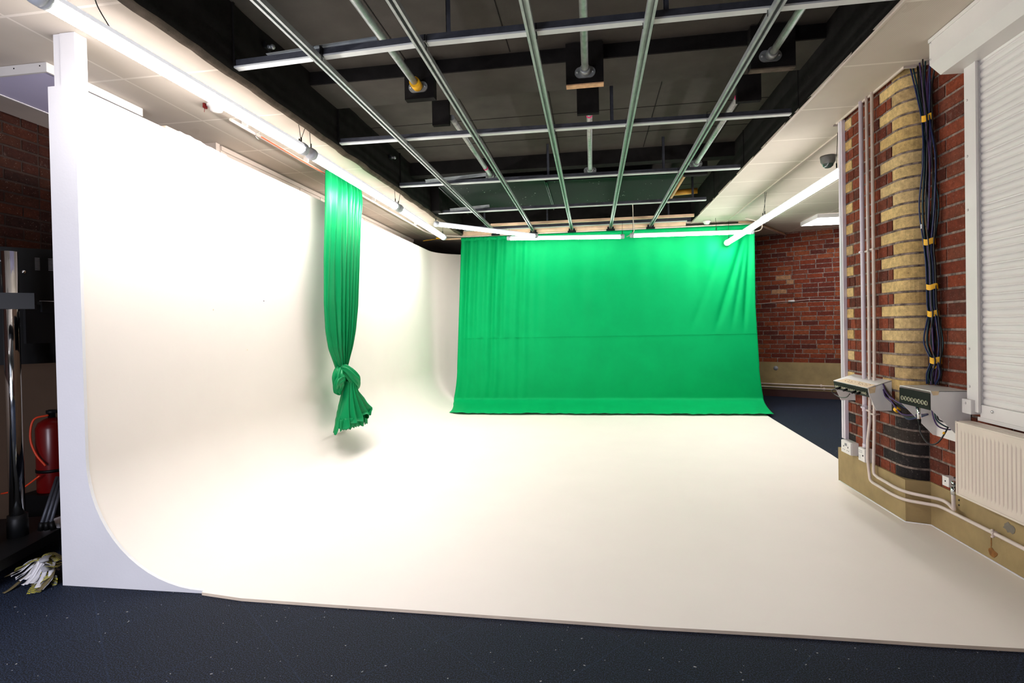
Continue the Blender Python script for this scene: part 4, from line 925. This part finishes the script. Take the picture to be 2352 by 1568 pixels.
# ------------------------------------------------------------------ far wall details
def fw(s, o, z): p = FO+FD*s+FN*o; return Vector((p.x, p.y, z))
for z_, w_ in ((.205, 'upper'), (.155, 'lower')):
    t_ = thing('heating_pipe', 'cream heating pipe along the far wall plinth, '+w_+' of two', 'pipe', fw(1.5, .05, z_), 'pair of pipes on the far wall')
    b = MB(); b.tube([fw(.5, .055, z_), fw(4.6, .055, z_)], .010, 10); b.build('pipe', M['pipe_white'], t_)
    b = MB(); s_ = 3.05+.04*(z_ < .2); b.box(0, .02, -.012, .012, -.02, .02, Matrix.Translation(fw(s_, .048, z_))); b.build('pipe_clip', M['pipe_white'], t_)
t_ = thing('wall_cable', 'thin white cable with an inline connector across the far brick wall', 'cable', fw(2.5, .02, 1.6))
cp = []
def farat(u, v, o=.02):
    d = RX*((u-CX)/FPX) + UX*(-(v-CY)/FPX) + FX; n = Vector((FN.x, FN.y, 0)); p0 = fw(0, o, 0); return EYE + d*((p0-EYE).dot(n)/d.dot(n))
b = MB(); b.tube(bez([farat(1738, 697), farat(1760, 696), farat(1785, 693), farat(1808, 691.5), farat(1825, 691), farat(1870, 687.5), farat(1938, 688)]), .004, 6); b.build('lead', M['pipe_white'], t_)
b = MB(); c0, c1 = farat(1811, 691.5, .03), farat(1825, 691, .03); b.tube([c0, c1], .016, 8); b.build('connector', M['white'], t_)
b = MB(); c = farat(1782, 845, .032); b.lathe([(0, 0), (.035, 0), (.035, .003), (0, .004)], rot_to(c, (FN.x, FN.y, 0)), 16); tag(b.build('blanking_disc', M['grey']), 'small grey disc on the beige plinth of the far wall', 'disc')
# ------------------------------------------------------------------ left corner : screen on a stand, cylinder, ribbons
TD = Vector((.637, .771, 0)); TN = Vector((.771, -.637, 0))   # along the screen, and out of its back
T0 = Vector((-3.375, 2.65, 0))
def tv(s, o, z): p = T0+TD*s+TN*o; return Vector((p.x, p.y, z))
def tbox(b, s0, s1, o0, o1, z0, z1):
    q = [tv(s0, o0, 0), tv(s1, o0, 0), tv(s1, o1, 0), tv(s0, o1, 0)]; b.prism([(p.x, p.y) for p in q], lambda x, y: Vector((x, y, z0)), lambda x, y: Vector((x, y, z1)))
t_ = thing('display_screen', 'back of a black flat display screen beside the white cove wall end', 'screen', tv(.1, 0, 1.05))
b = MB(); tbox(b, -.42, .66, -.02, .02, 1.047, 1.729); b.build('screen_body', M['black'], t_)
b = MB(); tbox(b, -.30, .54, .02, .045, 1.10, 1.66); b.build('rear_cover', M['black'], t_)
b = MB()
for s0, z0, n in ((.155, 1.60, 9), (.215, 1.60, 9), (-.02, 1.655, 0)):
    for k in range(n): tbox(b, s0, s0+.022, .045, .0465, z0+k*.0085, z0+k*.0085+.003)
for k in range(4): tbox(b, -.02+k*.012, -.012+k*.012, .045, .0465, 1.64, 1.648)
b.build('vent_slots', M['grey'], t_)
b = MB(); tbox(b, .17, .235, .0455, .047, 1.40, 1.418); b.build('maker_plate', M['paper'], t_)
b = MB(); tbox(b, -.03, .0, .045, .0465, 1.52, 1.575); b.build('port_frame', M['nickel'], t_)
for s_, z_ in ((.105, 1.585), (.115, 1.285)):
    b = MB(); b.lathe([(0, 0), (.012, 0), (.010, .006), (0, .007)], rot_to(tv(s_, .046, z_), TN), 12); b.build('screw', M['chrome'], t_)
t_ = thing('display_stand', 'black wheeled display stand with chrome poles behind the white wall end', 'stand', (-3.07, 2.42, 0))
PP = [(-3.085, 2.475), (-3.085, 2.315)]
BD = Vector((-.30, .954, 0)); BN = Vector((.954, .30, 0))
def bs(s, o, z): p = Vector((-3.02, 2.50, 0))+BD*s+BN*o; return Vector((p.x, p.y, z))
b = MB(); q = [bs(-.62, .09, 0), bs(.32, .09, 0), bs(.32, -.42, 0), bs(-.62, -.42, 0)]
b.prism([(p.x, p.y) for p in q], lambda x, y: Vector((x, y, .085)), lambda x, y: Vector((x, y, .135))); b.build('base', M['blackmet'], t_)
for s_, o_ in ((.26, .05), (-.56, .05), (.26, -.36), (-.56, -.36)):
    b = MB(); p = bs(s_, o_, .042); b.lathe([(0, -.014), (.034, -.014), (.040, -.008), (.040, .008), (.034, .014), (0, .014)], rot_to(p, BN), 18); b.box(p.x-.012, p.x+.012, p.y-.012, p.y+.012, .05, .086); b.build('castor', M['black'], t_)
for (x, y), zt_ in zip(PP, (1.665, 1.70)):
    b = MB(); b.tube([(x, y, .135), (x, y, zt_)], .034, 28); b.build('pole', M['chrome'], t_)
    b = MB(); b.lathe([(.034, 0), (.046, 0), (.046, .085), (.044, .09), (.044, .115), (.034, .115)], Matrix.Translation((x, y, .135)), 24); b.build('collar', M['blackmet'], t_)
b = MB(); pa, pb = at(84, 695, 1, 2.435), at(-60, 690, 1, 2.28); pa.z = pb.z = 0
dd = (pb-pa).normalized(); nn = Vector((dd.y, -dd.x, 0))
q = [pa, pb, pb-nn*.05, pa-nn*.05]; zc = at(60, 693, 1, 2.45).z
b.prism([(p.x, p.y) for p in q], lambda x, y: Vector((x, y, zc-.042)), lambda x, y: Vector((x, y, zc+.040))); b.build('crossbar', M['blackmet'], t_)
b = MB(); p = at(70, 760, 1, 2.50); b.box(p.x-.008, p.x+.008, 2.47, 2.66, 1.17, 1.38); b.box(p.x-.04, p.x+.02, 2.55, 2.66, 1.34, 1.40); b.build('mount_arm', M['blackmet'], t_)
# red cylinder
pc = at(124, 1125, 1, 3.03); zb = pc.z
t_ = thing('red_cylinder', 'red metal cylinder with a hose, half hidden behind the white wall end', 'cylinder', (pc.x, pc.y, zb))
ptop = at(124, 962, 1, 3.03).z; hb = ptop-zb
b = MB(); b.lathe([(0, 0), (.082, 0), (.086, .008), (.086, hb*.88), (.072, hb*.96), (.045, hb), (.025, hb+.01), (.0, hb+.01)], Matrix.Translation((pc.x, pc.y, zb)), 32); b.build('body', M['red'], t_)
b = MB(); b.lathe([(0, 0), (.020, 0), (.020, .03), (.030, .03), (.030, .05), (0, .052)], Matrix.Translation((pc.x, pc.y, zb+hb+.008)), 16); b.box(pc.x-.012, pc.x+.07, pc.y-.012, pc.y+.012, zb+hb+.045, zb+hb+.062); b.build('valve', M['blackmet'], t_)
b = MB(); X, Y = pc.x, pc.y; b.tube(bez([(X+.01, Y-.03, zb+hb+.03), (X-.03, Y-.09, zb+hb+.01), (X-.035, Y-.11, zb+hb-.10), (X+.0, Y-.11, zb+hb-.20), (X+.06, Y-.10, zb+hb-.28)]), .006, 8); b.build('hose', M['orange'], t_)
b = MB(); b.lathe([(.087, 0), (.089, 0), (.089, .02), (.087, .02)], Matrix.Translation((X, Y, zb+hb*.28)), 28); b.build('band', M['black'], t_)
b = MB(); b.box(X-.13, X+.16, Y-.11, Y+.11, 0, zb-.001, bev=.004); tag(b.build('equipment_case', M['black']), 'black case under the red cylinder', 'case')
b = MB(); b.tube(bez([(X+.05, Y-.13, zb+.13), (X-.05, Y-.16, zb+.055), (X-.13, Y-.18, zb+.035), (X-.2, Y-.16, zb+.02)]), .005, 7); tag(b.build('orange_cord', M['orange']), 'orange cord stretched in front of the red cylinder', 'cord')
# leaning folded stand legs
t_ = thing('folded_stand', 'folded grey metal stand leaning with black feet by the white wall end', 'stand', at(100, 1222, 2, .14))
fb = at(104, 1222, 2, .142); ft = at(137, 1095, 1, fb.y+.16)
for k in range(3):
    o_ = Vector((.022*k-.02, .006*k, 0)); b = MB(); b.tube([fb+o_+Vector((0, 0, .05)), ft+o_*.8], .009, 10); b.build('leg', M['galv_dark'], t_)
    b = MB(); b.tube([fb+o_*1.4+Vector((0, 0, .01)), fb+o_+Vector((0, 0, .055))], .014, 8); b.build('foot', M['black'], t_)
b = MB(); p = at(128, 1205, 2, .142); b.box(p.x-.05, p.x+.06, p.y-.03, p.y+.10, .137, .165, bev=.004); tag(b.build('paper_stack', M['paper']), 'white stack of paper on the black stand base', 'paper')
# bundle of ribbons and paper strips on the carpet
t_ = thing('ribbon_bundle', 'bundle of white paper strips and grey yellow-spotted ribbons on the carpet', 'ribbons', (-2.75, 2.33, 0))
random.seed(21)
def ribbon(pts, w, mt, name, th=.0012, tw=0.):
    P = bez(pts, 8); b = MB(); n = len(P); A_, B_ = [], []
    for p in P: p.x = min(p.x, -2.585-w*.4)
    for i, p in enumerate(P):
        d = (P[min(i+1, n-1)]-P[max(i-1, 0)]); d.z *= .3; d.normalize(); s_ = Vector((-d.y, d.x, tw*math.sin(i*.4))).normalized()
        A_.append(b.bm.verts.new(p+s_*w/2)); B_.append(b.bm.verts.new(p-s_*w/2))
    for i in range(n-1): b.face([A_[i], A_[i+1], B_[i+1], B_[i]]).smooth = True
    o = b.build(name, mt, t_); md = o.modifiers.new('t', 'SOLIDIFY'); md.thickness = th; return o
root = at(132, 1296, 2, .05)
for k in range(26):
    e = at(14+k*3.9+random.uniform(-4, 4), 1334+k*.9+random.uniform(-6, 9), 2, .004+.0012*(k % 5)); e.z = .004+.05*random.random()*(1-k/40)
    mid_ = root.lerp(e, .45)+Vector((0, 0, .035+.03*random.random())); r0 = root+Vector((random.uniform(-.03, .03), random.uniform(-.04, .02), random.uniform(-.02, .02)))
    ribbon([r0, mid_, root.lerp(e, .8)+Vector((0, 0, .012)), e], .016+.008*random.random(), M['paper'] if k % 8 else M['olive'], 'paper_strip', tw=random.uniform(-.4, .4))
for pts in ([(138, 1302, .10), (118, 1302, .08), (104, 1325, .05), (88, 1344, .02), (77, 1362, .004)], [(139, 1285, .10), (118, 1272, .13), (112, 1280, .12), (124, 1292, .09), (140, 1290, .08)], [(140, 1322, .05), (128, 1330, .03), (120, 1342, .005)], [(110, 1282, .10), (80, 1285, .10), (58, 1296, .08), (48, 1306, .05)]):
    ribbon([Vector((*at(u, v, 2, z).xy, z)) for u, v, z in pts], .054, M['spots'], 'spotted_ribbon', tw=.1)
ribbon([Vector((*at(u, v, 2, z).xy, z)) for u, v, z in ((110, 1275, .13), (101, 1285, .13), (103, 1300, .10), (109, 1311, .08))], .036, M['grey'], 'grey_band', tw=.1)
ribbon([Vector((*at(u, v, 2, z).xy, z)) for u, v, z in ((46, 1335, .02), (25, 1352, .01), (8, 1362, .004))], .018, M['olive'], 'paper_strip')
# ------------------------------------------------------------------ light from behind the camera: the rest of the room, plus added fill
def area(name, loc, tgt, sx, sy, power, rgb):
    l = bpy.data.lights.new(name, 'AREA'); l.shape = 'RECTANGLE'; l.size = sx; l.size_y = sy; l.energy = power; l.color = rgb
    o = bpy.data.objects.new(name, l); COL.objects.link(o); o.location = loc
    o.rotation_euler = (Vector(tgt)-Vector(loc)).to_track_quat('-Z', 'Y').to_euler(); return o
area('rear_room_light', (-1.6, -2.2, 2.45), (-1.4, 1.5, .6), 2.4, 1.0, 3, (.80, .87, 1.0))
area('rear_low_cool_light', (-1.9, -.7, .95), (-2.3, 2.5, .8), 1.0, 1.0, 37, (.84, .86, 1.0))  # unseen cool soft source, low behind the camera; no window is built
area('rear_warm_fill', (1.0, -2.2, 2.3), (1.2, 3, 1.0), 1.6, 1.0, 2.5, (1.0, .88, .80))  # added warm fill from behind the camera, towards the right side
w = bpy.data.worlds.new('dim_world'); SC.world = w; w.use_nodes = True
w.node_tree.nodes['Background'].inputs[0].default_value = (.75, .82, 1, 1); w.node_tree.nodes['Background'].inputs[1].default_value = .02
SC.view_settings.exposure = 1.05
